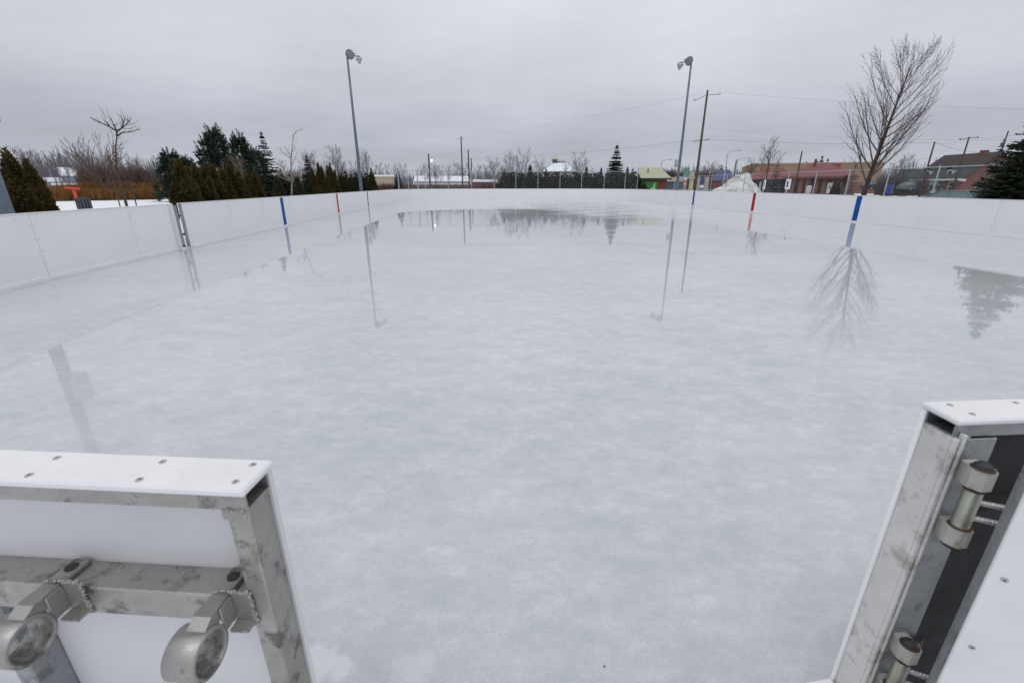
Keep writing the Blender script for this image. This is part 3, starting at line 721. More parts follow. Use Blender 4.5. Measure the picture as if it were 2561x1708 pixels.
def gate_door():
    t = frame_empty('gate_door', 'open white gate door swung back beside the right post, nearest the camera', 'gate', (1.066, .658), (.695, -.719))
    m = MB(); m.box(0, 1.42, -.0875, -.0755, .30, 1.183, bev=.002); m.build('panel_face', 'cap', t)
    m = MB(); m.box(-.003, 1.42, -.090, .004, 1.184, 1.2, bev=.004); m.build('top_cap', 'cap', t)
    m = MB(); m.box(.002, .045, -.075, 0, .30, 1.148, bev=.003); m.build('hinge_stile', 'alublue', t)
    m = MB(); m.box(1.375, 1.418, -.075, 0, .30, 1.148, bev=.003); m.build('latch_stile', 'alublue', t)
    m = MB(); m.box(.002, 1.418, -.075, 0, 1.149, 1.183, bev=.003); m.build('top_rail', 'alublue', t)
    m = MB(); m.box(.046, 1.374, -.075, 0, .30, .345, bev=.003); m.box(.046, 1.374, -.075, 0, .80, .868, bev=.003); m.build('cross_rails', 'alublue', t)
    for z in (1.13, .953, .768, .58, .4):
        for x in (.0225, .25, .48, .7): screw(t, x, -.0878, z, .0062, 'y')
gate_door()
def sill():
    t = thing('gate_sill', 'low white sill across the open gateway at the bottom edge', 'sill', (.33, .79, 0), atan2(.111, 1.434))
    m = MB(); m.box(-.718, .718, -.085, .004, .02, .272, bev=.004); m.build('sill_board', 'cap', t)
    m = MB(); m.box(-.71, .71, -.30, -.088, .0, .20); m.build('step', 'stucco', t)
sill()
for i, (x, y, r, lab) in enumerate(((.52, 1.03, .008, 'tiny dark leaf scrap on the ice near the bottom edge'), (.44, 1.12, .004, 'speck of dark grit on the ice left of the leaf scrap'))):
    m = MB(); n = 7
    m.v = [(r * R.uniform(.6, 1.2) * cos(2 * pi * k / n) * (1.4 if k < 4 else .9), r * R.uniform(.6, 1.1) * sin(2 * pi * k / n), R.uniform(.0008, .004)) for k in range(n)]; m.f = [tuple(range(n))]; m.m = [0]
    o = m.build('leaf_scrap' if i == 0 else 'grit_speck', 'leafscrap', loc=(x, y, .001)); tag(o, lab, 'leaf' if i == 0 else 'grit')

# ------------------------------------------------------------------ floodlight poles
def floodlight(x, y, h, lean_dir, label, box_side, zb=3.3, bw=.18):
    t = thing('floodlight_pole', label, 'light pole', (x, y, 0))
    m = MB(); m.tube([(0, 0, -.2), (0, 0, h * .5), (0, 0, h)], [.155, .118, .082], 14); m.build('pole', 'galv', t, smooth=True)
    m = MB(); m.lathe([(.24, .28), (.24, .31), (.17, .32)], 14); m.build('base_plate', 'galv', t)
    m = MB(); c_ = box_side * (.14 + bw); m.box(c_ - bw, c_ + bw, -.12, .12, zb, zb + .74, bev=.02); b = m.build('control_box', 'boxgrey', t)
    m = MB(); m.box(c_ - .05 + box_side * .1, c_ + .05 + box_side * .1, -.129, -.121, zb + .12, zb + .26); m.build('box_latch', 'dark', b)
    m = MB()
    for z in (zb + .1, zb + .62): m.box(-.13 if box_side < 0 else -.02, .02 if box_side < 0 else .13, -.16, .16, z - .03, z + .03)
    m.build('strap', 'galv', t)
    m = MB(); m.tube([(-.05, 0, h - .25), (lean_dir * 1.05, .35, h - .25)], .045, 8); m.build('cross_arm', 'lampbody', t)
    def lampf(cx, cz, aim, sc, mats, deep=.42, y0=-.1):
        d = Vector(aim).normalized(); T = Matrix.Translation((cx, y0, cz)) @ d.to_track_quat('Z', 'Y').to_matrix().to_4x4() @ Matrix.Scale(sc, 4)
        b = MB(); b.lathe([(1e-3, -deep), (.16, -deep * .95), (.20, -deep * .6), (.34, -.08), (.36, 0), (.37, .02), (.345, .03)], 22, 0, T)
        o = b.build('floodlight', mats[0], t, smooth=True)
        b = MB(); b.lathe([(.335, .012), (.2, .03), (1e-3, .035)], 22, 0, T); b.build('lens', mats[1], o, smooth=True)
        b = MB(); b.tube([T @ Vector((-.37, 0, -.05)), T @ Vector((-.37, 0, -.3)), T @ Vector((.37, 0, -.3)), T @ Vector((.37, 0, -.05))], .022 * sc, 6); b.build('yoke', 'lampbody', o)
    lampf(lean_dir * .28, h - .22, (-lean_dir * .25, -1, -.42), 1.08, ('lampbody', 'lampglass'))
    lampf(lean_dir * 1.1, h - .62, (lean_dir * .9, .15, -.4), .86, ('lamppale', 'lampglass'), .5, .2)
    return t
floodlight(-10.65, 46.82, 12.75, 1, 'tall grey floodlight pole behind the left boards at the far end', 1)
floodlight(21.08, 46.8, 12.85, -1, 'tall grey floodlight pole behind the right boards beside the wooden utility pole', -1)
floodlight(-10.72, 11.65, 12.8, 1, 'near grey floodlight pole cut by the left edge of the frame', 1, 2.97, .17)

# ------------------------------------------------------------------ chain link fences
def fence(pts, h, name_label, post_r=.04, mid=.75, every=None, mesh=True):
    x0, y0 = pts[0]; t = thing('chain_link_fence', name_label, 'fence', (x0, y0, gz(x0, y0)))
    for x, y in pts:
        m = MB(); m.tube([(x - x0, y - y0, -.1), (x - x0, y - y0, h)], post_r, 8); m.sphere((x - x0, y - y0, h + .02), post_r * 1.2)
        m.build('post', 'galvl', t)
    for z, nm, r in ((h - .03, 'top_rail', .03), (mid, 'mid_rail', .024), (.08, 'bottom_rail', .02)):
        m = MB(); m.tube([(x - x0, y - y0, z) for x, y in pts], r, 6); m.build(nm, 'galvl', t)
    m = MB(); m.uv = []; L = 0
    for (xa, ya), (xb, yb) in zip(pts, pts[1:]):
        l = hypot(xb - xa, yb - ya)
        m.quad((xa - x0, ya - y0, .05), (xb - x0, yb - y0, .05), (xb - x0, yb - y0, h - .03), (xa - x0, ya - y0, h - .03))
        m.uv += [L, .05, L + l, .05, L + l, h - .03, L, h - .03]; L += l
    m.build('wire_mesh', 'chain', t)
    return t
YF = 57.9
fx = [spot(px, 470, 60)[0] / spot(px, 470, 60)[1] * YF for px in (1046, 1064, 1121, 1180, 1236, 1290, 1345, 1400, 1454, 1510, 1562, 1593)]
fence([(x, YF) for x in fx], 2.95, 'tall chain link fence behind the far end boards')
bx0, by0 = spot(996, 450, 58.6)
fence([(bx0 + k * 2.0 * bx0 / by0, by0 + k * 2.0) for k in range(5)], 2.95, 'chain link fence return seen edge on at the far left end', .07)
fence([(bx0, by0), ((bx0 + fx[0]) / 2, (by0 + YF) / 2), (fx[0] - .05, YF)], 2.95, 'short chain link fence span left of the far end fence')
ry = [17.1 + 4.45 * k for k in range(16)]
fence([(37.2, y) for y in ry], 3.1, 'long tall chain link fence beyond the right boards by the parking lot', .05)
fence([(fx[-1] + .6 + k * 3, YF + 1.6 - .3 * k) for k in range(6)], 1.15, 'low chain link fence in front of the green bannered hut')

# ------------------------------------------------------------------ trees
def grow(mb, p, d, L, r, lvl, cfg, rnd):
    segs = cfg['segs'][lvl]; pts = [p.copy()]; rad = [r]; q = p.copy(); dd = d.normalized(); dirs = [dd.copy()]
    r1 = r * cfg['tip'][lvl]
    for k in range(segs):
        w = cfg['wob'][lvl]; dd = dd + Vector((rnd.uniform(-w, w), rnd.uniform(-w, w), rnd.uniform(-w, w) + cfg['up'][lvl])); dd.normalize()
        q = q + dd * (L / segs); pts.append(q.copy()); rad.append(r + (r1 - r) * (k + 1) / segs); dirs.append(dd.copy())
    mb[min(lvl, 1)].tube(pts, rad, cfg['sides'][lvl], 0, cap=False)
    if lvl + 1 >= len(cfg['segs']): return
    n = cfg['n'][lvl]
    for k in range(n):
        t = cfg['t0'][lvl] + (1 - cfg['t0'][lvl]) * ((k + rnd.random()) / n) ** .9
        i = min(segs - 1, int(t * segs)); f = t * segs - i
        c = pts[i].lerp(pts[i + 1], f); base = dirs[i]
        az = k * 2.4 + rnd.uniform(-.5, .5); o = base.orthogonal().normalized(); o = Matrix.Rotation(az, 3, base) @ o
        ang = cfg['ang'][lvl] * rnd.uniform(.75, 1.25)
        nd = base * cos(ang) + o * sin(ang)
        ll = L * cfg['len'][lvl] * (1 - cfg['taper'][lvl] * t) * rnd.uniform(.7, 1.2)
        rr = max(cfg['rmin'], (rad[i] + (rad[i + 1] - rad[i]) * f) * cfg['rr'][lvl])
        grow(mb, c, nd, ll, rr, lvl + 1, cfg, rnd)

def bare_tree(name, label, cat, seed, h, r, cfg, m_trunk='bark', m_crown='twig', group=None, lean=(0, 0)):
    rnd = random.Random(seed); t = thing(name, label, cat, group=group); a, b = MB(), MB()
    grow((a, b), Vector((0, 0, -.1)), Vector((lean[0], lean[1], 1)), h, r, 0, cfg, rnd)
    a.build('trunk', m_trunk, t, smooth=True); b.build('crown', m_crown, t, smooth=True)
    return t
CFG_MAIN = dict(segs=(16, 10, 7, 5), wob=(.018, .028, .04, .06), up=(.02, .048, .03, .02), tip=(.10, .25, .35, .5), sides=(10, 6, 4, 3), n=(34, 12, 4),
                t0=(.20, .16, .2), ang=(.80, .38, .36), len=(.60, .46, .44), taper=(.60, .5, .3), rr=(.38, .46, .6), rmin=.007)
CFG_SMALL = dict(segs=(10, 7, 5, 4), wob=(.07, .12, .14, .16), up=(.02, .05, .05, .04), tip=(.2, .3, .4, .5), sides=(7, 5, 3, 3), n=(14, 6, 4),
                 t0=(.35, .25, .2), ang=(.8, .6, .6), len=(.5, .5, .5), taper=(.45, .4, .3), rr=(.45, .5, .6), rmin=.014)
CFG_FAR = dict(segs=(7, 5, 4, 3), wob=(.09, .14, .18, .2), up=(.02, .07, .06, .05), tip=(.25, .3, .4, .5), sides=(5, 4, 3, 3), n=(12, 6, 5),
               t0=(.22, .2, .2), ang=(.6, .55, .6), len=(.62, .52, .5), taper=(.45, .4, .3), rr=(.5, .5, .6), rmin=.035)
CFG_VASE = dict(segs=(2, 8, 6, 4), wob=(.0, .09, .12, .14), up=(0, .0, .02, .04), tip=(.9, .25, .4, .5), sides=(7, 5, 3, 3), n=(16, 7, 4),
                t0=(.3, .2, .2), ang=(.6, .42, .5), len=(5.0, .42, .45), taper=(.1, .35, .3), rr=(.55, .5, .6), rmin=.015)

def leaf_cluster(mb, c, d, n, ln, wd, rnd, spread=.6, up=.0):
    for k in range(n):
        v = Vector((d.x + rnd.uniform(-spread, spread), d.y + rnd.uniform(-spread, spread), d.z + up + rnd.uniform(-spread, spread)))
        if v.length < 1e-3: continue
        v.normalize(); s = v.cross(Vector((rnd.uniform(-1, 1), rnd.uniform(-1, 1), rnd.uniform(-1, 1))))
        if s.length < 1e-3: continue
        s.normalize(); l = ln * rnd.uniform(.6, 1.25); w = wd * rnd.uniform(.6, 1.2)
        a = c - s * w * .35; b = c + s * w * .35; e = c + v * l
        mb.quad(a, b, e + s * w * .18 , e - s * w * .18) if rnd.random() < .5 else mb.quad(a, c + v * l * .55 + s * w * .6, e, c + v * l * .55 - s * w * .6)

def cedar_proto(seed, label, cat='cedar', h=2.4, rad=.55, n=1100, m_leaf='cedar', name='cedar', tips=3, sz=.16):
    rnd = random.Random(seed); t = thing(name, label, cat)
    tr = MB(); tr.tube([(0, 0, -.1), (0, 0, h * .8)], [.06, .02], 7); tr.build('trunk', 'trunkgrey', t)
    mb = MB()
    spires = [(0, 0, 1.0, 1.0)] + [(rnd.uniform(-.5, .5) * rad, rnd.uniform(-.5, .5) * rad, rnd.uniform(.5, .78), rnd.uniform(.42, .6)) for _ in range(tips)]
    def prof(u): return (.84 + .16 * min(1, u / .2)) * max(0, 1 - u) ** .92 * (1 + .10 * sin(pi * u))
    for sx_, sy_, sh, sr in spires:
        cnt = int(n * sh * (sr ** 1.0) / (1 + .5 * tips))
        ph = [rnd.uniform(0, 6.28) for _ in range(4)]
        for k in range(cnt):
            u = 1 - sqrt(rnd.random()); u = min(.99, u); a = rnd.uniform(0, 2 * pi)
            lump = 1 + .13 * sin(3 * a + ph[0] + u * 7) + .10 * sin(5 * a + ph[1] - u * 13) + .07 * sin(9 * a + 17 * u + ph[2])
            r = rad * sr * prof(u) * lump * rnd.uniform(.80, 1.04)
            c = Vector((sx_ + r * cos(a), sy_ + r * sin(a), .03 + u * h * sh))
            d = Vector((cos(a) * .55, sin(a) * .55, .75))
            leaf_cluster(mb, c, d, 5, sz, sz * .55, rnd, .5)
        # a fine tip
        for k in range(10): leaf_cluster(mb, Vector((sx_, sy_, h * sh * (.93 + .06 * rnd.random()))), Vector((0, 0, 1)), 2, sz * .8, sz * .3, rnd, .3)
    cr = mb.build('crown', m_leaf, t)
    ic = MB()  # solid dark core added inside the crown so it is not see-through
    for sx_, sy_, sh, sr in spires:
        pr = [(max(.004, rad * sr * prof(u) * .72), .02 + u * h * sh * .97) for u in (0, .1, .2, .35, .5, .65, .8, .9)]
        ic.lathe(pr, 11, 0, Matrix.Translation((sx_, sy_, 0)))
    ic.build('dark_core', 'cedarin', cr)
    return t

def spruce_proto(seed, label, h=7, rad=2.0, m_leaf='spruce', name='spruce', whorls=26, per=9, gap=.25, droop=.28, step=7, cat='spruce', sz=.30):
    rnd = random.Random(seed); t = thing(name, label, cat)
    tr = MB(); tr.tube([(0, 0, -.1), (0, 0, h)], [.03 * h * .55, .012], 8); tr.build('trunk', 'trunkgrey', t)
    mb = MB(); br_ = MB()
    for w in range(whorls):
        u = gap / h + (1 - gap / h) * (w + rnd.uniform(-.2, .2)) / whorls; z = (u + rnd.uniform(-.02, .02)) * h
        L0 = rad * (1 - u) ** .85
        for b in range(per if u < .8 else per - 3):
            a = rnd.uniform(0, 2 * pi); L = max(.12, L0 * rnd.uniform(.5, 1.2)); dz = -droop * L + rnd.uniform(-.08, .08) * L
            rise = .22 * L if u > .3 else .08 * L
            pts = [Vector((L * f * cos(a), L * f * sin(a), z + dz * f + rise * f * f)) for f in (0, .35, .7, 1)]
            mb.tube(pts, [.022 * (1 - u) + .012, .016, .012, .008], 3, 1, cap=False)
            ns = max(4, int(L * step))
            for k in range(ns):
                f = .12 + .88 * (k + rnd.random()) / ns; c = pts[0].lerp(pts[3], f); c.z = z + dz * f + rise * f * f
                sd = 1 if k % 2 else -1; d = Vector((cos(a + sd * .75), sin(a + sd * .75), -.12))
                leaf_cluster(mb, c, d, 4, (sz * (.6 + .6 * (1 - f)) + .10) * (.35 + .65 * (1 - u)), sz * .40 * (.5 + .5 * (1 - u)), rnd, .35)
            leaf_cluster(mb, pts[3], Vector((cos(a), sin(a), .1)), 3, sz * .7 * (.4 + .6 * (1 - u)), sz * .3, rnd, .3)
    for k in range(14): leaf_cluster(mb, Vector((0, 0, h * (.9 + .1 * rnd.random()))), Vector((0, 0, .7)), 3, .22, .07, rnd, .7)
    mb.build('crown', [m_leaf, 'trunkgrey'], t)
    return t

def pine_proto(seed, label, h=7, rad=2.2, name='pine', n=150):
    rnd = random.Random(seed); t = thing(name, label, 'pine')
    tr = MB(); tr.tube([(0, 0, -.1), (.1, 0, h * .55), (0, 0, h * .93)], [.17, .10, .03], 8); tr.build('trunk', 'trunkgrey', t)
    mb = MB(); lb = MB()
    for k in range(n):
        u = .05 + .93 * (k + rnd.random()) / n; a = rnd.uniform(0, 2 * pi)
        env = rad * (1 - u ** 1.6) ** .75 * (.75 + .25 * sin(3 * a + u * 9)) + .10
        rr = env * sqrt(rnd.uniform(.25, 1)); z = u * h * .93
        base = Vector((rr * cos(a), rr * sin(a), z))
        mb.tube([Vector((0, 0, max(.2, z - rr * .45))), base], [.03, .015], 3, 1, cap=False)
        tilt = .75 * (1 - u * .6); d = Vector((cos(a) * tilt, sin(a) * tilt, 1)).normalized(); fl = rnd.uniform(.7, 1.15) * (1.0 if u < .8 else .85)
        for j in range(30):
            f = rnd.random(); c = base + d * (fl * f); o = d.orthogonal().normalized(); o = Matrix.Rotation(rnd.uniform(0, 6.28), 3, d) @ o
            v = (o * .75 + d * .75).normalized(); l = .26 * (1.1 - .5 * f); s = v.cross(d).normalized() * .028
            mb.quad(c - s, c + s, c + v * l + s * .6, c + v * l - s * .6)
        for j in range(10):
            c = base + Vector((rnd.uniform(-.3, .3), rnd.uniform(-.3, .3), rnd.uniform(-.4, .1)))
            leaf_cluster(mb, c, Vector((cos(a), sin(a), .3)), 3, .36, .12, rnd, .7)
    mb.build('crown', ['pine', 'trunkgrey'], t)
    return t

def twig_mass(mb, x0, x1, y0, y1, h, n, r, rnd, fan=.35, zb=0, zvar=.4):
    """many fine upright twigs"""
    for k in range(n):
        x, y = rnd.uniform(x0, x1), rnd.uniform(y0, y1); l = h * rnd.uniform(1 - zvar, 1.0)
        p = Vector((x, y, zb)); q = p + Vector((rnd.uniform(-fan, fan) * l, rnd.uniform(-fan, fan) * l, l)); m_ = p.lerp(q, .5) + Vector((rnd.uniform(-.1, .1), rnd.uniform(-.1, .1), 0)) * l * .6
        a = rnd.uniform(0, pi); s = Vector((cos(a), sin(a), 0)) * r
        mb.quad(p - s, p + s, m_ + s * .8, m_ - s * .8); mb.quad(m_ - s * .8, m_ + s * .8, q + s * .3, q - s * .3)
def shrub_proto(seed, name, label, cat, h, w, n, mat_, r=.02, fan=.3, group=None):
    rnd = random.Random(seed); mb = MB()
    for k in range(n):
        a = rnd.uniform(0, 2 * pi); rr = w * .38 * sqrt(rnd.random()); l = h * rnd.uniform(.35, 1.0)
        p = Vector((rr * cos(a), rr * sin(a), 0)); out = Vector((cos(a), sin(a), 0)) * (w * .22 * rnd.random()) + Vector((rnd.uniform(-fan, fan), rnd.uniform(-fan, fan), 0)) * l * .5
        m_ = p + out * .45 + Vector((0, 0, l * .55)); q = p + out + Vector((0, 0, l))
        b = rnd.uniform(0, pi); s = Vector((cos(b), sin(b), 0)) * r
        mb.quad(p - s, p + s, m_ + s * .8, m_ - s * .8); mb.quad(m_ - s * .8, m_ + s * .8, q + s * .3, q - s * .3)
        for j in range(2):
            f = rnd.uniform(.4, .95); c = p.lerp(m_, min(1, f * 1.8)) if f < .55 else m_.lerp(q, (f - .55) / .45)
            e = c + Vector((rnd.uniform(-.3, .3), rnd.uniform(-.3, .3), rnd.uniform(.1, .35))) * l * .5; mb.quad(c - s * .6, c + s * .6, e + s * .25, e - s * .25)
    o = mb.build(name, mat_); tag(o, label, cat, group); return o

def put(o, px, py, D, sc=1, rz=None, zoff=0, label=None, group=None):
    x, y = spot(px, py, D)
    return place(o, USED, (x, y, gz(x, y) + zoff), R.uniform(0, 6.28) if rz is None else rz, sc, label, group)
TOPS = {}
def top_of(o):
    k = o.name
    if k not in TOPS:
        def rec(q):
            z = max((v.co.z for v in q.data.vertices), default=0) if q.type == 'MESH' else 0
            return max([z] + [rec(c) for c in q.children])
        TOPS[k] = rec(o)
    return TOPS[k]
def put_h(o, h0, px, pytop, D, wsc=1, label=None, group=None, rz=None):
    """scale a prototype of height h0 so that its tip reaches the surveyed height"""
    x, y = spot(px, pytop, D); z0 = gz(x, y); s = (hgt(px, pytop, D) - z0) / top_of(o)
    return place(o, USED, (x, y, z0), R.uniform(0, 6.28) if rz is None else rz, (s * wsc, s * wsc, s), label, group)

# near bare tree on the right
t = bare_tree('bare_tree', 'large bare tree with upswept branches behind the right boards', 'tree', 23, 7.8, .18, CFG_MAIN, 'barkred', 'twig')
x, y = spot(2158, 485, 39.5); t.location = (x, y, gz(x, y)); az_ = atan2(x, y); t.rotation_mode = 'QUATERNION'; t.rotation_quaternion = mathutils.Quaternion((sin(az_), cos(az_), 0), .07) @ mathutils.Quaternion((0, 0, 1), 1.1); t.scale = (1.03, 1.03, 1.13)
# cedars
cA = cedar_proto(1, 'x', n=2000, tips=0, rad=.40, sz=.105); cB = cedar_proto(2, 'x', n=2000, tips=1, rad=.38, sz=.105); cC = cedar_proto(3, 'x', n=2400, tips=2, rad=.48, sz=.105)
near = cedar_proto(11, 'large brown green cedar cut by the left edge of the frame', h=2.4, rad=.60, n=4200, tips=1, sz=.09)
near2 = cedar_proto(12, 'broad brown green cedar second from the left edge behind the boards', h=2.4, rad=.46, n=4200, tips=0, sz=.09)
put_h(near, 2.4, 9, 366, 17.6, 1.0); put_h(near2, 2.4, 62, 394, 17.4, 1.05)
put_h(cC, 2.4, 40, 420, 18.6, 1.1, 'brown green cedar squeezed between the two left edge cedars')
lab = 'brown green cedar inside the hedge row behind the left boards'; grp = 'cedars in the left hedge row'
for i, (px, py, D, w) in enumerate(((441.7, 395, 24.5, 1.15), (464, 411, 25.4, .95), (482.5, 405, 26.4, 1.05), (506, 411, 27.5, 1.0), (527, 405, 28.4, 1.0), (551, 416, 29.3, 1.1), (570, 406, 30.2, 1.0), (593, 424, 31.1, 1.1), (613, 432, 31.9, 1.15), (634, 428, 32.6, 1.05), (520, 440, 26.4, .95), (600, 440, 30.5, 1.0))):
    l = lab; g = grp
    if i == 0: l, g = 'tall cedar at the left end of the hedge row above the gate gap', None
    if i == 9: l, g = 'last cedar at the right end of the left hedge row', None
    o = put_h((cA, cB, cC)[i % 3], 2.4, px, py, D, w * 1.22, l, g)
    if g is None and 'group' in o: del o['group']
for px, py in ((779, 419), (794, 406), (803, 413), (817.6, 412), (823.7, 406), (836, 424)):
    put_h((cA, cB)[int(px) % 2], 2.4, px, py, 52, .8, 'slim cedar in the clump left of the far floodlight pole', 'cedars left of the floodlight pole')
hA = cedar_proto(31, 'x', 'hedge', 2.4, .8, 1200, 'hedge', 'hedge_shrub', 4, .17); hB = cedar_proto(32, 'x', 'hedge', 2.4, .75, 1200, 'hedge', 'hedge_shrub', 5, .17)
for k in range(6):
    put_h((hA, hB)[k % 2], 2.4, 850 + k * 13, 430 + R.uniform(-3, 4), 60, .9, 'dark hedge shrub beside the left floodlight pole', 'dark shrubs by the floodlight pole')
put_h(cC, 2.4, 927, 419, 60, 1.1, 'isolated rounded cedar right of the left floodlight pole')
for k in range(17):
    px = 1262 + k * 20.6 + R.uniform(-3, 3); top = R.uniform(427, 434)
    if k in (7, 8): top = 437
    if k in (12,): top = 440
    put_h((hA, hB)[k % 2], 2.4, px, top, 64 + R.uniform(-1, 1), 1.7, 'dark evergreen shrub in the hedge behind the far end fence', 'hedge behind the far fence')
for k in range(16):
    put_h((hB, hA)[k % 2], 2.4, 1268 + k * 21 + R.uniform(-4, 4), R.uniform(428, 434), 67, 1.7, 'dark evergreen shrub in the hedge behind the far end fence', 'hedge behind the far fence')
for px, py in ((1261, 421), (1326, 412), (1366, 421), (1467, 417), (1504, 419), (1570, 417), (1583, 420)):
    put_h((cA, cB, cC)[int(px) % 3], 2.4, px, py, 66.5, .9, 'taller cedar rising above the hedge behind the far fence', 'cedars above the far hedge')
# conifers
p1 = pine_proto(41, 'tallest dark pine standing behind the left cedar hedge', 7, 2.5, n=200)
p2 = pine_proto(42, 'x', 7, 2.5, n=150)
put_h(p1, 7, 524, 304, 50, 1.0)
put_h(p2, 7, 592, 322, 53, .95, 'second tall dark pine right of the tallest pine')
put_h(p2, 7, 417, 366, 50, 1.35, 'low broad pine at the left end of the pine group')
put_h(p1, 7, 462, 384, 51, 1.1, 'small pine between the low broad pine and the tallest pine')
put_h(p2, 7, 634, 362, 56, 1.0, 'short pine tucked left of the slender spruce')
s1 = spruce_proto(51, 'slender dark spruce with sparse top at the right of the pines', 7, 2.0, whorls=42, per=9)
s2 = spruce_proto(52, 'dense cone shaped spruce rising above the far end fence', 7, 2.1, whorls=52, per=14, sz=.36, droop=.42)
put_h(s1, 7, 652, 326, 45, .95); put_h(s2, 7, 1544, 359, 72, .98)
put_h(s2, 7, 765, 385, 70, .9, 'small dark spruce between the bare trees left of centre')
put_h(s1, 7, 700, 420, 44, 1.5, 'low dark spruce right of the slender spruce')
put_h(s2, 7, 676, 428, 46, 1.4, 'low dense spruce at the foot of the slender spruce')
put_h(s2, 7, 994, 420, 64, .9, 'tiny dark spruce tip behind the edge on fence')
s3 = spruce_proto(53, 'big dark green spruce cut by the right edge of the frame', 7, 2.4, whorls=44, per=16, step=11, droop=.22, sz=.26)
s4 = spruce_proto(54, 'x', 7, 2.0, 'bluespruce', 'spruce', 26, 9, sz=.28)
x, y = 26.2, 20.0; place(s3, USED, (x, y, -.1), .4, (.92, .92, 6.1 / 7))
x, y = spot(2556, 400, 31.5); place(s3, USED, (x, y, -.1), 2.1, (.62, .62, 3.75 / 7), 'shorter dark green spruce left of the big one at the right edge')
put_h(s4, 7, 2512, 346, 44, .85, 'frosted grey blue spruce behind the dark right edge spruces')
put_h(s4, 7, 1948, 398, 62, .85, 'frosted grey spruce in front of the red roofed restaurant')
put_h(s4, 7, 2142, 408, 58, .85, 'frosted grey spruce just left of the large bare tree trunk')
put_h(cA, 2.4, 2090, 447, 72, .8, 'green cedar left of the two in front of the restaurant')
put_h(cB, 2.4, 2102, 450, 72, .8, 'green cedar right of the two in front of the restaurant')
# frosted trunk shrubs, small bare trees
def surveyed_tree(label, D, off, trunk, limbs, r0, mt, twigs, seed):
    rnd = random.Random(seed); sc_ = 4.898
    bx_, by_ = spot(off[0] + trunk[0][0] / sc_, off[1] + trunk[0][1] / sc_, D); z0 = gz(bx_, by_); t = thing('bare_tree', label, 'tree', (bx_, by_, z0))
    def P3(p, dd=0): px, py = off[0] + p[0] / sc_, off[1] + p[1] / sc_; x, y = spot(px, py, D + dd); return Vector((x - bx_, y - by_, hgt(px, py, D + dd) - z0))
    m = MB(); pts = [Vector((0, 0, -.1))] + [P3(p) for p in trunk[1:]]; n = len(pts); m.tube(pts, [r0 * (1 - .8 * k / (n - 1)) for k in range(n)], 8, cap=False); m.build('trunk', mt, t, smooth=True)
    c = MB()
    for L, r in limbs:
        sgn = rnd.uniform(-1, 1); pts = [P3(p, sgn * .6 * k) for k, p in enumerate(L)]; n = len(pts); c.tube(pts, [r * (1 - .65 * k / (n - 1)) for k in range(n)], 5, cap=False)
        for q in range(twigs):
            k = rnd.randrange(n - 1); a_ = pts[k].lerp(pts[k + 1], rnd.random()); d_ = (pts[k + 1] - pts[k]).normalized(); l_ = rnd.uniform(.25, .7)
            o_ = Vector((rnd.uniform(-1, 1), rnd.uniform(-1, 1), rnd.uniform(-.5, 1))); e1 = a_ + (d_ * .6 + o_ * .6) * l_ * .6; e2 = e1 + (d_ * .5 + o_ * .4 + Vector((0, 0, .4))) * l_ * .6
            c.tube([a_, e1, e2], [r * .32, r * .22, r * .12], 3, cap=False)
    c.build('crown', mt, t, smooth=True); return t
surveyed_tree('young bare tree with crooked top held between two thin stakes on the left', 35, (0, 250), [(1560, 1330), (1500, 1100), (1450, 950), (1420, 800), (1415, 620), (1430, 440), (1430, 380)],
    [([(1430, 440), (1430, 380), (1340, 330), (1230, 280), (1105, 215)], .05), ([(1340, 330), (1305, 280), (1285, 262)], .03), ([(1430, 380), (1395, 310), (1370, 250)], .04), ([(1395, 310), (1430, 300)], .02), ([(1440, 445), (1500, 400), (1600, 395), (1715, 360)], .045),
     ([(1430, 385), (1490, 350), (1540, 310), (1600, 240)], .05), ([(1490, 350), (1515, 280), (1480, 195)], .04), ([(1515, 280), (1535, 212)], .025), ([(1540, 310), (1605, 295)], .022), ([(1430, 560), (1500, 550)], .018), ([(1425, 612), (1505, 590)], .018), ([(1420, 680), (1495, 660)], .018), ([(1420, 720), (1370, 640)], .018),
     ([(1430, 900), (1365, 860), (1300, 840)], .03), ([(1460, 930), (1590, 830), (1680, 790)], .03)], .075, 'bark', 5, 4)
surveyed_tree('pale barked small bare tree with low forked limbs before the dark spruces', 40, (360, 250), [(1815, 1250), (1810, 1190), (1812, 1000), (1805, 900), (1800, 720), (1820, 560), (1830, 440)],
    [([(1825, 480), (1830, 440), (1870, 385), (1930, 365)], .035), ([(1795, 990), (1700, 830), (1620, 770), (1520, 760)], .055), ([(1790, 985), (1650, 870), (1560, 850)], .05), ([(1785, 995), (1700, 960), (1640, 930)], .045), ([(1828, 950), (1900, 880), (1990, 810)], .055), ([(1840, 940), (1940, 910), (1985, 885)], .045), ([(1808, 720), (1700, 650), (1640, 585)], .03), ([(1812, 700), (1720, 580)], .03), ([(1820, 640), (1860, 560)], .02), ([(1815, 800), (1880, 640)], .025)], .085, 'barkpale', 5, 5)
for px, lab in ((293, 'left of two thin dark stakes beside the young bare tree'), (335, 'right of two thin dark stakes beside the young bare tree')):
    x, y = spot(px, 490, 34.6); m = MB(); m.tube([(0, 0, -.1), (0, 0, 1.58)], .03, 6); o = m.build('tree_stake', 'dark', loc=(x, y, gz(x, y))); tag(o, lab, 'stake')
sh = bare_tree('multi_stem_shrub', 'wide vase shaped bare shrub left of the young tree', 'shrub', 71, 1.0, .10, dict(CFG_VASE, rmin=.022, ang=(.5, .35, .45), rr=(.5, .5, .6)), 'twigtan', 'twigtan'); x, y = spot(268, 470, 60); sh.location = (x, y, gz(x, y)); sh.scale = (.9, .9, 1.0)
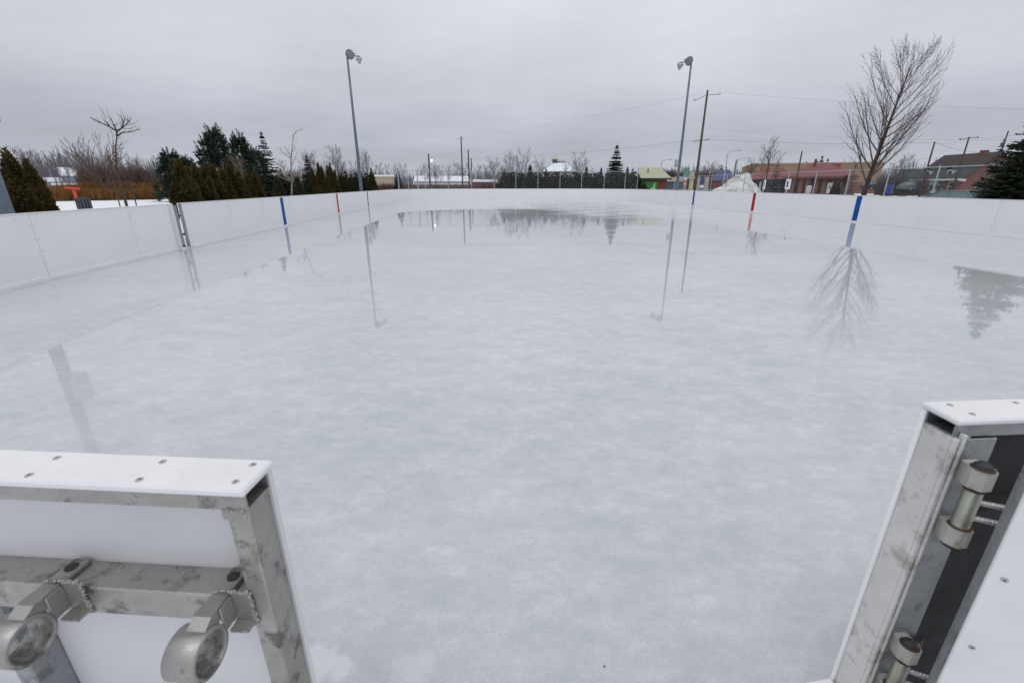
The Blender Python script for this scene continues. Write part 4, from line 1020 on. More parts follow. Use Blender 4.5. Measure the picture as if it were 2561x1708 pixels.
tb = bare_tree('bare_tree', 'tan leafed small tree behind the left cedar hedge', 'tree', 74, 4.4, .10, dict(CFG_SMALL, n=(16, 8, 6)), 'twigtan', 'twigtan'); put_h(tb, 4.4, 580, 385, 40, 1.0)
# far bare trees
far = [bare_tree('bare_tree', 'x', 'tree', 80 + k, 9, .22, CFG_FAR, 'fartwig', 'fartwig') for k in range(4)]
mid = [bare_tree('bare_tree', 'x', 'tree', 90 + k, 8, .16, dict(CFG_FAR, rmin=.022, n=(13, 7, 5)), 'bark', 'twig') for k in range(3)]
lab = 'hazy bare tree in the distant tree line behind the rink'; grp = 'bare trees of the distant tree line'
FARX = [(-30, 372), (14, 358), (40, 362), (62, 372), (88, 370), (112, 372), (128, 376), (150, 380), (176, 366), (200, 372), (225, 378), (330, 390), (365, 392), (390, 385), (440, 392), (700, 396), (770, 372), (792, 400), (815, 395), (838, 360), (856, 396), (880, 398), (945, 402), (965, 408), (985, 404), (1005, 406),
        (1052, 410), (1066, 405), (1084, 404), (1100, 410), (1120, 408), (1138, 404), (1156, 408), (1172, 404), (1195, 406), (1215, 410), (1480, 415), (1605, 416), (1680, 415), (1745, 418), (2120, 395), (2160, 400), (2190, 396)]
for i, (px, py) in enumerate(FARX):
    D = R.uniform(105, 125) if px < 240 else R.uniform(150, 185)
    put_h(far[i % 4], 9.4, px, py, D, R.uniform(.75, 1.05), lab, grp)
MIDX = [(905, 364, 70, .55, 'slim bare tree just right of the left floodlight pole'), (917, 370, 72, .6, 'bare tree second right of the left floodlight pole'), (833, 363, 78, .6, 'tall thin bare tree left of the left floodlight pole'), (1236, 388, 84, 1.35, 'bushy rounded bare tree left of the snowy barn'), (1281, 372, 74, .95, 'bare tree behind the fence near the far hedge left end'), (1299, 366, 78, .95, 'tallest bare tree behind the far end fence'),
        (1348, 388, 82, .8, 'bare tree just left of the snowy barn roof'), (1415, 395, 76, .55, 'thin bare tree in front of the barn roof'), (1460, 374, 80, 1.0, 'spreading bare tree between barn and spruce'), (1442, 398, 86, .8, 'low bare tree right of the barn roof'), (1086, 408, 72, .55, 'tan bare tree behind the far fence near the lamp pole'),
        (1770, 398, 150, 1.0, 'large grey tree behind the wooden utility pole'), (1795, 400, 155, 1.0, 'large grey tree left of the dark evergreens'), (1700, 424, 130, 1.5, 'rounded bare tree behind the menu sign'), (1660, 420, 132, 1.5, 'rounded bare tree behind the green hut roof'), (1735, 424, 135, 1.5, 'rounded bare tree behind the yellow post'),
        (1885, 392, 95, 1.15, 'bare tree behind the dirty snow pile'), (1935, 338, 66, .95, 'bare tree with dark branches right of the snow pile'), (1870, 418, 140, 1.2, 'low bare tree behind the snow pile top'), (2270, 380, 110, 1.3, 'russet bare tree behind the parked cars'), (2240, 402, 115, 1.2, 'small bare tree right of the tan building'), (765, 372, 95, 1.1, 'rounded bare tree behind the small dark spruce')]
for i, (px, py, D, w, l) in enumerate(MIDX):
    o = put_h(mid[i % 3], 8.4, px, py, D, w, l)
for px, py, l in ((1806, 412, 'pointed dark evergreen left of the street lamp'), (1817, 416, 'pointed dark evergreen touching the street lamp'), (2058, 388, 'dark evergreen above the tan building'), (2072, 395, 'second dark evergreen above the tan building'), (2045, 400, 'smaller dark evergreen left above the tan building'), (2018, 402, 'low dark evergreen above the red roof ridge')):
    put_h(s2, 7, px, py, 128 if px < 1900 else 135, .85, l)
# brush masses
rnd = random.Random(5)
wood = MB()
for k in range(9000):
    a = rnd.uniform(-1.15, 1.32); D = rnd.uniform(190, 290); x, y = D * sin(a), D * cos(a); l = rnd.uniform(3.5, 8.5) * (1 + .25 * sin(a * 17)) * (1.25 if a < -.5 else .92)
    p = Vector((x, y, 0)); q = p + Vector((rnd.uniform(-1.2, 1.2), rnd.uniform(-1.2, 1.2), l)); s = Vector((cos(a), -sin(a), 0)) * rnd.uniform(.06, .2)
    wood.quad(p - s * 2, p + s * 2, q + s * .3, q - s * .3)
    for j in range(2):
        c = p.lerp(q, rnd.uniform(.3, .8)); e = c + Vector((rnd.uniform(-1.6, 1.6), rnd.uniform(-1.6, 1.6), rnd.uniform(.8, 2.2))); wood.quad(c - s * .5, c + s * .5, e + s * .15, e - s * .15)
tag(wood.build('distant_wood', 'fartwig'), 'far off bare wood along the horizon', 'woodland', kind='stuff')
ob = shrub_proto(101, 'orange_shrub', 'x', 'shrub', 2.4, 3.2, 620, 'orange', .022)
for k in range(13):
    px = 138 + k * 21; put_h(ob, 2.4, px, 453 + R.uniform(-7, 13), 62 + R.uniform(-2, 2), .62 * 1.9, 'orange twigged shrub in the low row beyond the left snow field', 'orange shrubs beyond the snow field')
for k in range(9):
    px = 150 + k * 28; put_h(ob, 2.4, px, 468 + R.uniform(-3, 3), 58, 1.3, 'orange twigged shrub in the low row beyond the left snow field', 'orange shrubs beyond the snow field')
bb = shrub_proto(102, 'brown_shrub', 'x', 'shrub', 3.6, 3.6, 520, 'brush', .03)
for px, py, D, w in ((212, 408, 82, .8), (232, 406, 84, .8), (255, 412, 82, .8), (275, 410, 85, .8), (295, 414, 84, .8), (318, 408, 80, .8), (338, 412, 78, .8), (358, 416, 78, .8), (378, 420, 76, .8), (400, 430, 70, .8)):
    put_h(bb, 3.6, px, py, D, w, 'dark brown bare shrub behind the orange shrubs on the left', 'brown shrubs behind the orange row')
rb_ = shrub_proto(103, 'red_twig_shrub', 'x', 'shrub', 2.2, 3.0, 300, 'redbrush', .025)
for px in (950, 962, 975, 988, 1004, 1020, 1034): put_h(rb_, 2.2, px, 452 + R.uniform(-2, 5), 68, 1.3, 'reddish bare shrub left of the far end fence', 'red shrubs near the far fence')
for px in (1075, 1095, 1115, 1140, 1160, 1180): put_h(rb_, 2.2, px, 458 + R.uniform(-4, 3), 70, 1.4, 'low reddish bare shrub behind the far end fence', 'low shrubs behind the far fence')
for px in (1190, 1204, 1218, 1230, 1240): put_h(rb_, 2.2, px, 451 + R.uniform(-2, 3), 74, 1.2, 'dense reddish shrub in front of the long white roof', 'red shrubs by the white roof')
for px, py in ((1652, 424), (1664, 419), (1676, 421), (1690, 424), (1706, 423), (1722, 421), (1738, 424), (1752, 423), (1782, 426), (1870, 420), (1890, 416)):
    put_h(bb, 3.6, px, py, 140, .85, 'rounded brown bare bush in the far row behind the shops', 'brown bushes behind the shops')
for px in (2215, 2235, 2255, 2275, 2295, 2312): put_h(bb, 3.6, px, 438 + R.uniform(-4, 5), 98, .7, 'brown bare shrub behind the parked cars', 'brown shrubs behind the cars')
for px, D in ((768, 52), (790, 54), (740, 50), (720, 44), (690, 42), (705, 46)): put_h(hA, 2.4, px, 432, D, .8, 'dark low evergreen shrub under the spruces left of centre', 'low shrubs under the spruces')

# ------------------------------------------------------------------ small things on the left
def left_bits():
    x, y = spot(211, 515, 30); t = thing('litter_bin', 'dark slatted litter bin standing in the snow behind the left boards', 'litter bin', (x, y, gz(x, y)))
    for k in range(15):
        m = MB(); a = 2 * pi * k / 15
        m.box(-.036, .036, -.010, .010, .04, .78, T=Matrix.Rotation(a, 4, 'Z') @ Matrix.Translation((0, .27, 0))); m.build('slat', 'slats', t)
    m = MB(); m.lathe([(.25, .77), (.29, .77), (.30, .80), (.28, .815), (.25, .80), (.25, .77)], 24); m.build('rim', 'dark', t, smooth=True)
    m = MB(); m.lathe([(1e-3, .03), (.255, .03), (.255, .06)], 20); m.build('bottom_plate', 'slats', t)
    x, y = spot(189, 490, 32); t = thing('hydrant_marker', 'bright red T shaped marker behind the slatted litter bin', 'marker', (x, y, gz(x, y)))
    m = MB(); m.tube([(0, 0, -.1), (0, 0, 1.15)], .062, 12); m.lathe([(.062, 1.15), (.09, 1.16), (.09, 1.2), (.06, 1.24), (1e-3, 1.25)], 14); m.build('post', 'hydrant', t, smooth=True)
    m = MB(); m.box(-.44, .13, -.05, .05, 1.16, 1.26, bev=.03, T=Matrix.Rotation(.10, 4, 'Y')); o = m.build('arm', 'hydrant', t); o.rotation_euler = (0, 0, .75)
left_bits()

# ------------------------------------------------------------------ utility poles, lamps, wires
def utility(px, py, D, r, label, arms=(), lamp=None):
    x, y = spot(px, py, D); z0 = gz(x, y); h = hgt(px, py, D) - z0
    t = thing('utility_pole', label, 'utility pole', (x, y, z0))
    m = MB(); m.tube([(0, 0, -.3), (0, 0, h)], [r * 1.25, r * .8], 10); m.build('pole', 'wood', t, smooth=True)
    for dz, w, lift in arms:
        m = MB(); rx, ry_ = y / hypot(x, y), -x / hypot(x, y)
        m.tube([(-w * rx, -w * ry_, h - dz + lift * -1), (0, 0, h - dz), (w * rx, w * ry_, h - dz)], .032, 6)
        a = m.build('cross_arm', 'wire', t)
        for s in (-1, 1):
            k = MB(); k.lathe([(.03, 0), (.065, .04), (.055, .13), (.03, .16)], 10, 0, Matrix.Translation((s * w * rx, s * w * ry_, h - dz - .02 + (-lift if s < 0 else 0)))); k.build('insulator', 'wire', a)
    if lamp:
        m = MB(); m.tube([(0, 0, h - lamp), (.5, -.6, h - lamp + .1)], .04, 6); a = m.build('lamp_arm', 'wire', t)
        m = MB(); m.sphere((.55, -.65, h - lamp), .15, 0, 12); m.build('lit_lamp', 'lit', a, smooth=True)
    return (x, y, z0 + h)
A = utility(1770, 226, 62, .13, 'tall wooden utility pole right of the right floodlight pole', ((.5, 1.35, .5), (5.25, .8, .15)))
B = utility(1153, 342, 106, .16, 'tallest thin utility pole above the far end fence', ((.4, .7, 0),))
Cc = utility(1171, 375, 122, .19, 'second utility pole right of the tallest one at the far end', ((2.2, .5, 0),))
C2 = utility(1178.5, 396, 130, .17, 'shortest utility pole of the three at the far end')
Dd = utility(1071.5, 385, 92, .16, 'utility pole with a lit lamp behind the far end fence', (), 1.2)
E_ = utility(2006, 379, 78, .11, 'utility pole in front of the red roofed restaurant')
F_ = utility(2338, 355, 66, .085, 'dark utility pole left of the brick house')
G_ = utility(2424, 343, 74, .09, 'utility pole in front of the brick house roof', ((.1, .7, .12), (2.2, .7, 0)))
H_ = utility(2522, 328, 84, .085, 'utility pole rising behind the frosted spruce')
I_ = utility(1842, 400, 150, .2, 'leaning short utility pole behind the snow pile')
def wire(a, b, sag, label, r=.008):
    a, b = Vector(a), Vector(b); pts = []
    for k in range(21):
        t = k / 20; p = a.lerp(b, t); p.z -= sag * 4 * t * (1 - t); pts.append(p - a)
    m = MB(); m.tube(pts, r, 4); o = m.build('power_line', 'powerline', loc=a); tag(o, label, 'power line', 'power lines')
def pt(px, py, D): x, y = spot(px, py, D); return (x, y, hgt(px, py, D))
wire(pt(1789, 230, 62), pt(2700, 277, 60), .3, 'highest power line running right from the tall wooden pole')
wire(pt(1770, 321, 62), pt(2700, 348, 64), .5, 'middle power line running right from the tall wooden pole', .008)
wire(pt(1762, 349, 62), pt(2337, 357, 66), .25, 'lower power line running right to the pole left of the brick house', .014)
wire(pt(1750, 236, 62), pt(1153, 345, 106), .4, 'highest power line running left from the tall wooden pole', .010)
wire(pt(1757, 349, 62), pt(1171, 398, 122), .5, 'lower power line running left from the tall wooden pole', .014)
wire(pt(1072, 387, 92), pt(1171, 405, 122), .4, 'short power line from the lit lamp pole to the next pole')
wire(pt(2338, 357, 66), pt(2424, 345, 74), .3, 'power line joining the two poles before the brick house', .012)
wire(pt(2424, 345, 74), pt(2620, 322, 80), .3, 'power line from the brick house pole to the right edge', .012)
wire(pt(2340, 358, 66), pt(2490, 384, 92), .3, 'service line dropping to the brick house roof', .014)
wire(pt(2335, 391, 66), pt(2250, 402, 100), .2, 'short low line left of the dark utility pole', .012)
def street_lamp(px, py, D, armpx, armpy, label):
    x, y = spot(px, py, D); z0 = gz(x, y); h = hgt(px, py, D) - z0; t = thing('street_lamp', label, 'street lamp', (x, y, z0))
    ax, ay = spot(armpx, armpy, D); ah = hgt(armpx, armpy, D) - z0
    m = MB(); m.tube([(0, 0, -.2), (0, 0, h)], [.13, .085], 8); m.build('pole', 'galvl', t)
    m = MB(); ex, ey = ax - x, ay - y; m.tube([(0, 0, h), (ex * .3, ey * .3, h + (ah - h) * .62), (ex * .65, ey * .65, h + (ah - h) * .92), (ex, ey, ah)], .06, 6); m.build('curved_arm', 'galvl', t)
    m = MB(); m.sphere((ex, ey, ah - .05), .28, 0, 10, .45); m.build('lamp_head', 'boxgrey', t)
street_lamp(1655, 404, 100, 1679, 399, 'curved arm street lamp above the green hut roof')
street_lamp(1820, 384, 100, 1849, 376, 'taller curved arm street lamp left of the snow pile')
street_lamp(1846, 400, 112, 1876, 395, 'curved arm street lamp above the snow pile')

# ------------------------------------------------------------------ buildings
def xyz_box(mb, x0, x1, y0, y1, z0, z1, mi=0): mb.box(x0, x1, y0, y1, z0, z1, mi)
def mpp(px, D):
    a, b = spot(px - 1, 460, D), spot(px + 1, 460, D); return hypot(a[0] - b[0], a[1] - b[1]) / 2
LASTK = [0]
def building(name, label, px, D, rz_add=0, cat='building', py=460):
    """root on the ground, local -y faces the camera along the bearing"""
    x, y = spot(px, py, D); LASTK[0] = mpp(px, D); return thing(name, label, cat, (x, y, gz(x, y)), -atan2(x, y) + rz_add), gz(x, y)
def window(parent, x, y, z, w, h, frame='whitetrim', face='y', s=-1, bars=1):
    m = MB(); fr = .09; dpt = .06
    def bx(a0, a1, z0, z1, d0, d1, mi):
        if face == 'y': m.box(a0, a1, min(y + s * d0, y + s * d1), max(y + s * d0, y + s * d1), z0, z1, mi)
        else: m.box(min(x + s * d0, x + s * d1), max(x + s * d0, x + s * d1), a0, a1, z0, z1, mi)
    c = x if face == 'y' else y
    bx(c - w / 2, c + w / 2, z, z + h, .01, .03, 1)
    bx(c - w / 2 - fr, c - w / 2, z - fr, z + h + fr, .005, dpt, 0); bx(c + w / 2, c + w / 2 + fr, z - fr, z + h + fr, .005, dpt, 0)
    bx(c - w / 2, c + w / 2, z - fr, z, .005, dpt, 0); bx(c - w / 2, c + w / 2, z + h, z + h + fr, .005, dpt, 0)
    if bars: bx(c - w / 2, c + w / 2, z + h / 2 - .03, z + h / 2 + .03, .031, .05, 0)
    return m.build('window', [frame, 'winglass'], parent)
def gable(mb, x0, x1, y0, y1, z0, zr, ov=.3, th=.15, axis='x', mi=0):
    """pitched roof, ridge along axis"""
    if axis == 'x':
        yc = (y0 + y1) / 2; a = [(y0 - ov, z0), (yc, zr), (y1 + ov, z0)]
        for (ya, za), (yb, zb) in zip(a, a[1:]):
            p = [(x0 - ov, ya, za), (x1 + ov, ya, za), (x1 + ov, yb, zb), (x0 - ov, yb, zb)]
            q = [(x_, y_, z_ + th) for x_, y_, z_ in p]
            mb.quad(*q, mi=mi); mb.quad(*p[::-1], mi=mi)
            for k in range(4): k2 = (k + 1) % 4; mb.quad(p[k], p[k2], q[k2], q[k], mi=mi)
    else:
        xc = (x0 + x1) / 2; a = [(x0 - ov, z0), (xc, zr), (x1 + ov, z0)]
        for (xa, za), (xb, zb) in zip(a, a[1:]):
            p = [(xa, y0 - ov, za), (xb, y0 - ov, zb), (xb, y1 + ov, zb), (xa, y1 + ov, za)]
            q = [(x_, y_, z_ + th) for x_, y_, z_ in p]
            mb.quad(*q, mi=mi); mb.quad(*p[::-1], mi=mi)
            for k in range(4): k2 = (k + 1) % 4; mb.quad(p[k], p[k2], q[k2], q[k], mi=mi)
def hip(mb, x0, x1, y0, y1, z0, zr, rx0, rx1, ry, ov=.5, mi=0, snow=None):
    e = [(x0 - ov, y0 - ov, z0), (x1 + ov, y0 - ov, z0), (x1 + ov, y1 + ov, z0), (x0 - ov, y1 + ov, z0)]; r0, r1 = (rx0, ry, zr), (rx1, ry, zr)
    mb.quad(e[0], e[1], r1, r0, mi=mi); mb.quad(e[2], e[3], r0, r1, mi=mi); mb.quad(e[1], e[2], r1, mi=mi); mb.quad(e[3], e[0], r0, mi=mi)
    mb.quad(*e[::-1], mi=mi)

# green bannered hut behind the far right corner
def hut():
    t, z = building('park_hut', 'small red hut with cream roof and green banner behind the far right corner', 1632, 66)
    k = LASTK[0]
    w0, w1 = (1594 - 1632) * k, (1667 - 1632) * k
    m = MB(); m.box(w0, w1, 0, 5, -.1, 2.45); m.build('wall', 'redbrick', t)
    m = MB(); hip(m, w0, w1, 0, 5, 2.55, 3.95, w0 + .15, w0 + 2.75, 2.5, .55); m.build('roof', 'creamroof', t)
    m = MB(); m.box(w0 - .56, w1 + .56, -.58, -.52, 2.36, 2.56); m.box(w1 + .52, w1 + .58, -.5, 5.5, 2.36, 2.56); m.build('fascia', 'greentrim', t)
    m = MB(); m.box(w0 - .5, w1 + .5, -.5, -.02, 2.46, 2.54); m.build('soffit', 'dark', t)
    m = MB(); m.tube([(w0 + 1.2, 1.0, 3.0), (w0 + 1.2, 1.0, 3.75)], .07, 8); m.build('vent_pipe', 'dark', t)
    b = MB(); bw = 48 * k; b.box(w0 + .12, w0 + .12 + bw, -.06, -.015, .75, 2.12); ban = b.build('banner', 'banner', t)
    i = MB(); x0 = w0 + .12
    for r_, zz in enumerate((1.58, 1.40, 1.22)):                       # two-word print too small to read in the photo
        x = x0 + .22
        for n_ in ((.16, .12, .18, .10, .14, .16, .12), (.14, .16, .12, .16, .18, .10), (.10, .14, .12, .14, .16))[r_]:
            i.box(x, x + n_ * .8, -.068, -.061, zz - .055, zz + .055); x += n_ + .02
    i.box(x0 + 1.62, x0 + 2.22, -.068, -.061, .92, 1.02); i.prism([(1.55, 1.06), (2.3, 1.06), (2.34, 1.2), (2.18, 1.3), (2.22, 1.92), (2.02, 1.96), (1.96, 1.42), (1.72, 1.34)], .061, .068, 0, Matrix(((1, 0, 0, x0), (0, 0, -1, 0), (0, 1, 0, 0), (0, 0, 0, 1))))
    i.build('banner_print', 'bannerink', ban)
hut()
# snowy barn with cupola
def barn():
    t, z = building('barn', 'low barn with snow covered green roof and cupola behind the far hedge', 1398, 112); k = LASTK[0]
    x0, x1 = -50 * k, 47 * k
    m = MB(); m.box(x0, x1, 0, 8, 0, 4.3); m.build('wall', 'stucco', t)
    m = MB(); hip(m, x0, x1, 0, 8, 4.4, 7.05, -.6, .9, 3.2, .6); rf = m.build('roof', 'greenroof', t)
    # snow on the front slope
    s = MB(); fr = lambda u, v: (x0 - .6 + u * (x1 - x0 + 1.2) * 1.0, -.6 + 3.8 * v - .03, 4.4 + 2.65 * v + .10)
    def fp(u, v):
        xa = (x0 - .6) + ((-.6) - (x0 - .6)) * v; xb = (x1 + .6) + (.9 - (x1 + .6)) * v
        return (xa + (xb - xa) * u, -.6 + 3.8 * v - .05, 4.4 + 2.65 * v + .10)
    rr_ = random.Random(3); n = 16; top = [fp(.04 + .92 * k_ / n, .80 - .03 * rr_.random()) for k_ in range(n + 1)]; bot = [fp(.10 + .84 * k_ / n, .03 + .05 * rr_.random()) for k_ in range(n + 1)]
    for k_ in range(n): s.quad(bot[k_], bot[k_ + 1], top[k_ + 1], top[k_])
    s.build('roof_snow', 'roofsnow', rf)
    c = MB(); c.box(-1.75, -.55, 2.3, 3.5, 6.1, 7.35); cu = c.build('cupola', 'greenroof', t)
    c = MB(); c.box(-1.62, -1.22, 2.27, 2.29, 6.5, 7.2); c.box(-1.08, -.68, 2.27, 2.29, 6.5, 7.2); c.build('louvre', 'dark', cu)
    c = MB(); hip(c, -1.75, -.55, 2.3, 3.5, 7.36, 8.1, -1.16, -1.14, 2.9, .25); c.build('cupola_roof', 'creamroof', cu)
barn()
def long_shed():
    t, z = building('long_shed', 'long low building with wide snow covered roof at the far end', 1112, 165); k = LASTK[0]
    m = MB(); m.box(-75 * k, 66 * k, 0, 14, 0, 2.4); m.build('wall', 'greywall', t)
    m = MB(); m.quad((-78 * k, -1, 1.4), (68 * k, -1, 1.4), (68 * k, 12, 4.35), (-78 * k, 12, 4.35)); m.quad((-78 * k, -1, 1.25), (-78 * k, 12, 4.2), (68 * k, 12, 4.2), (68 * k, -1, 1.25)); m.build('snowy_roof', 'roofsnow', t)
    t, z = building('shed', 'small shed with flat snowy roof left of the far fence', 962, 120); k = LASTK[0]
    m = MB(); m.box(-24 * k, 24 * k, 0, 6, 0, 3.2); m.build('wall', 'stucco', t)
    m = MB(); m.box(-25 * k, 25 * k, -.5, 6.5, 3.2, 3.6); m.build('snowy_roof', 'roofsnow', t)
    t, z = building('shed', 'grey shed with snowy roof behind the reddish shrubs', 1212, 135); k = LASTK[0]
    m = MB(); m.box(-30 * k, 30 * k, 0, 6, 0, 2.2); m.build('wall', 'brownbrick', t)
    m = MB(); m.box(-31 * k, 31 * k, -.5, 6.5, 2.2, 2.9); m.build('snowy_roof', 'roofsnow', t)
    t, z = building('cottage', 'low cottage with stepped snowy roof beyond the left cedars', 158, 150); k = LASTK[0]
    m = MB(); m.box(-42 * k, 40 * k, 0, 6, -.2, 1.9); m.box(0, 40 * k, .3, 6, 1.9, 3.4); m.build('wall', 'greywall', t)
    m = MB(); m.box(-44 * k, 0, -.6, 6, 1.95, 2.9); gable(m, 0, 38 * k, 0, 6, 3.2, 4.9, .3, .25); m.box(-30 * k, 42 * k, -.9, -.1, 1.2, 1.7); m.build('snowy_roof', 'roofsnow', t)
    t, z = building('cottage', 'tiny snowy roofed shed behind the wide vase shrub', 277, 150); k = LASTK[0]
    m = MB(); m.box(-14 * k, 13 * k, 0, 5, -.2, 2.4); m.build('wall', 'greywall', t)
    m = MB(); m.box(-15 * k, 14 * k, -.5, 5.5, 2.4, 2.95); m.build('snowy_roof', 'roofsnow', t)
long_shed()
def restaurant():
    t, z = building('restaurant', 'restaurant with red hip roof and columned porch beyond the right fence', 2040, 84); k = LASTK[0]
    X = lambda px: (px - 2040) * k
    m = MB(); m.box(X(1968), X(2118), 1.6, 13, -.1, 2.75); m.build('wall', 'orangebrick', t)
    m = MB(); hip(m, X(1962), X(2128), 0, 13, 2.9, 5.0, X(2020), X(2058), 6.5, .6); rf = m.build('roof', 'redroof', t)
    m = MB(); m.box(X(1962) - .62, X(2128) + .62, -.66, -.6, 2.62, 2.9); m.build('fascia', 'brownroof', t)
    m = MB(); m.box(X(2024), X(2030), 4.4, 5.2, 4.0, 5.5); m.build('chimney', 'brownbrick', rf)
    for px in (1970, 1984, 2002, 2020, 2041, 2062, 2084, 2106):
        m = MB(); m.box(X(px) - .3, X(px) + .3, .1, .7, -.1, 2.6); m.build('column', 'orangebrick', t)
    for px in (1993, 2011, 2030, 2052, 2073): window(t, X(px), 1.59, .6, .9, 1.6, 'brownroof')
    w = MB(); w.box(X(2070), X(2084), -.2, -.1, .5, 2.0); s = w.build('poster', 'signwhite', t); w = MB(); w.box(X(2075), X(2079), -.215, -.203, 1.1, 1.5); w.build('emblem', 'signred', s)
    t, z = building('restaurant_annex', 'low annex with brownish red roof and dark shopfront right of the snow pile', 1925, 88); k = LASTK[0]
    X2 = lambda px: (px - 1925) * k
    m = MB(); m.box(X2(1880), X2(1972), 1, 9, -.1, 2.5); m.build('wall', 'darkfront', t)
    m = MB(); hip(m, X2(1876), X2(1976), 0, 9, 2.55, 4.3, X2(1898), X2(1956), 4.5, .5); m.build('roof', 'brownroof', t)
    m = MB(); m.box(X2(1899), X2(1904), .85, .95, .4, 2.2); m.build('door', 'whitetrim', t)
    # portico on the right with a small gable
    t, z = building('porch', 'small orange gabled porch at the right end of the restaurant', 2112, 82); k = LASTK[0]
    m = MB(); m.box(-12 * k, -8 * k, 0, .4, 0, 2.0); m.box(8 * k, 12 * k, 0, .4, 0, 2.0); m.build('posts', 'stucco', t)
    m = MB(); gable(m, -14 * k, 14 * k, 0, 2, 2.0, 3.0, .2, .12, 'y'); m.build('roof', 'orangebrick', t)
restaurant()
def big_box():
    t, z = building('store_building', 'wide tan flat roofed store building with a red sign', 2060, 118, .22); k = LASTK[0]
    X = lambda px: (px - 2060) * k
    m = MB(); HB = hgt(2080, 409, 118) - z; m.box(X(1862), X(2196), 0, 24, -.1, HB); m.build('wall', 'tanbrick', t)
    m = MB(); m.box(X(1862) - .1, X(2196) + .1, -.1, 24.1, HB, HB + .22); m.build('parapet', 'stucco', t)
    m = MB(); m.box(X(1862) - .02, X(2196) + .02, -.05, -.004, -.1, 2.2); m.build('base_course', 'orangebrick', t)
    for z0 in (3.2, 4.4): pass
    s = MB(); s.box(X(2066), X(2092), -.22, -.06, HB - 1.45, HB - .2); sg = s.build('sign', 'signred', t)
    s = MB(); s.prism([(X(2078), HB - 1.3), (X(2082), HB - 1.3), (X(2085), HB - .35), (X(2081), HB - .35)], .225, .235, 0, Matrix(((1, 0, 0, 0), (0, 0, -1, 0), (0, 1, 0, 0), (0, 0, 0, 1)))); s.build('sign_mark', 'signdark', sg)
    s = MB(); s.box(X(2058), X(2064), -.2, -.06, HB - 1.35, HB - .3); s.build('sign_badge', 'signwhite', t)
    s = MB(); s.box(X(2066), X(2088), -.15, -.055, HB - 2.1, HB - 1.8); s.build('canopy', 'darkfront', t)
    t, z = building('warehouse', 'orange walled building behind the bare tree right of the snow pile', 1930, 135); k = LASTK[0]
    m = MB(); HW = hgt(1915, 418, 135) - z; m.box(-26 * k, 60 * k, 0, 8, 0, HW - 1.5); m.build('wall', 'greywall', t); m = MB(); m.box(-26 * k, 60 * k, -.3, 8, HW - 1.5, HW); m.build('parapet', 'tanbrick', t); m = MB(); m.box(-26 * k, 5 * k, -.36, -.31, HW - 1.6, HW - 1.2); m.build('trim', 'redroof', t)
big_box()
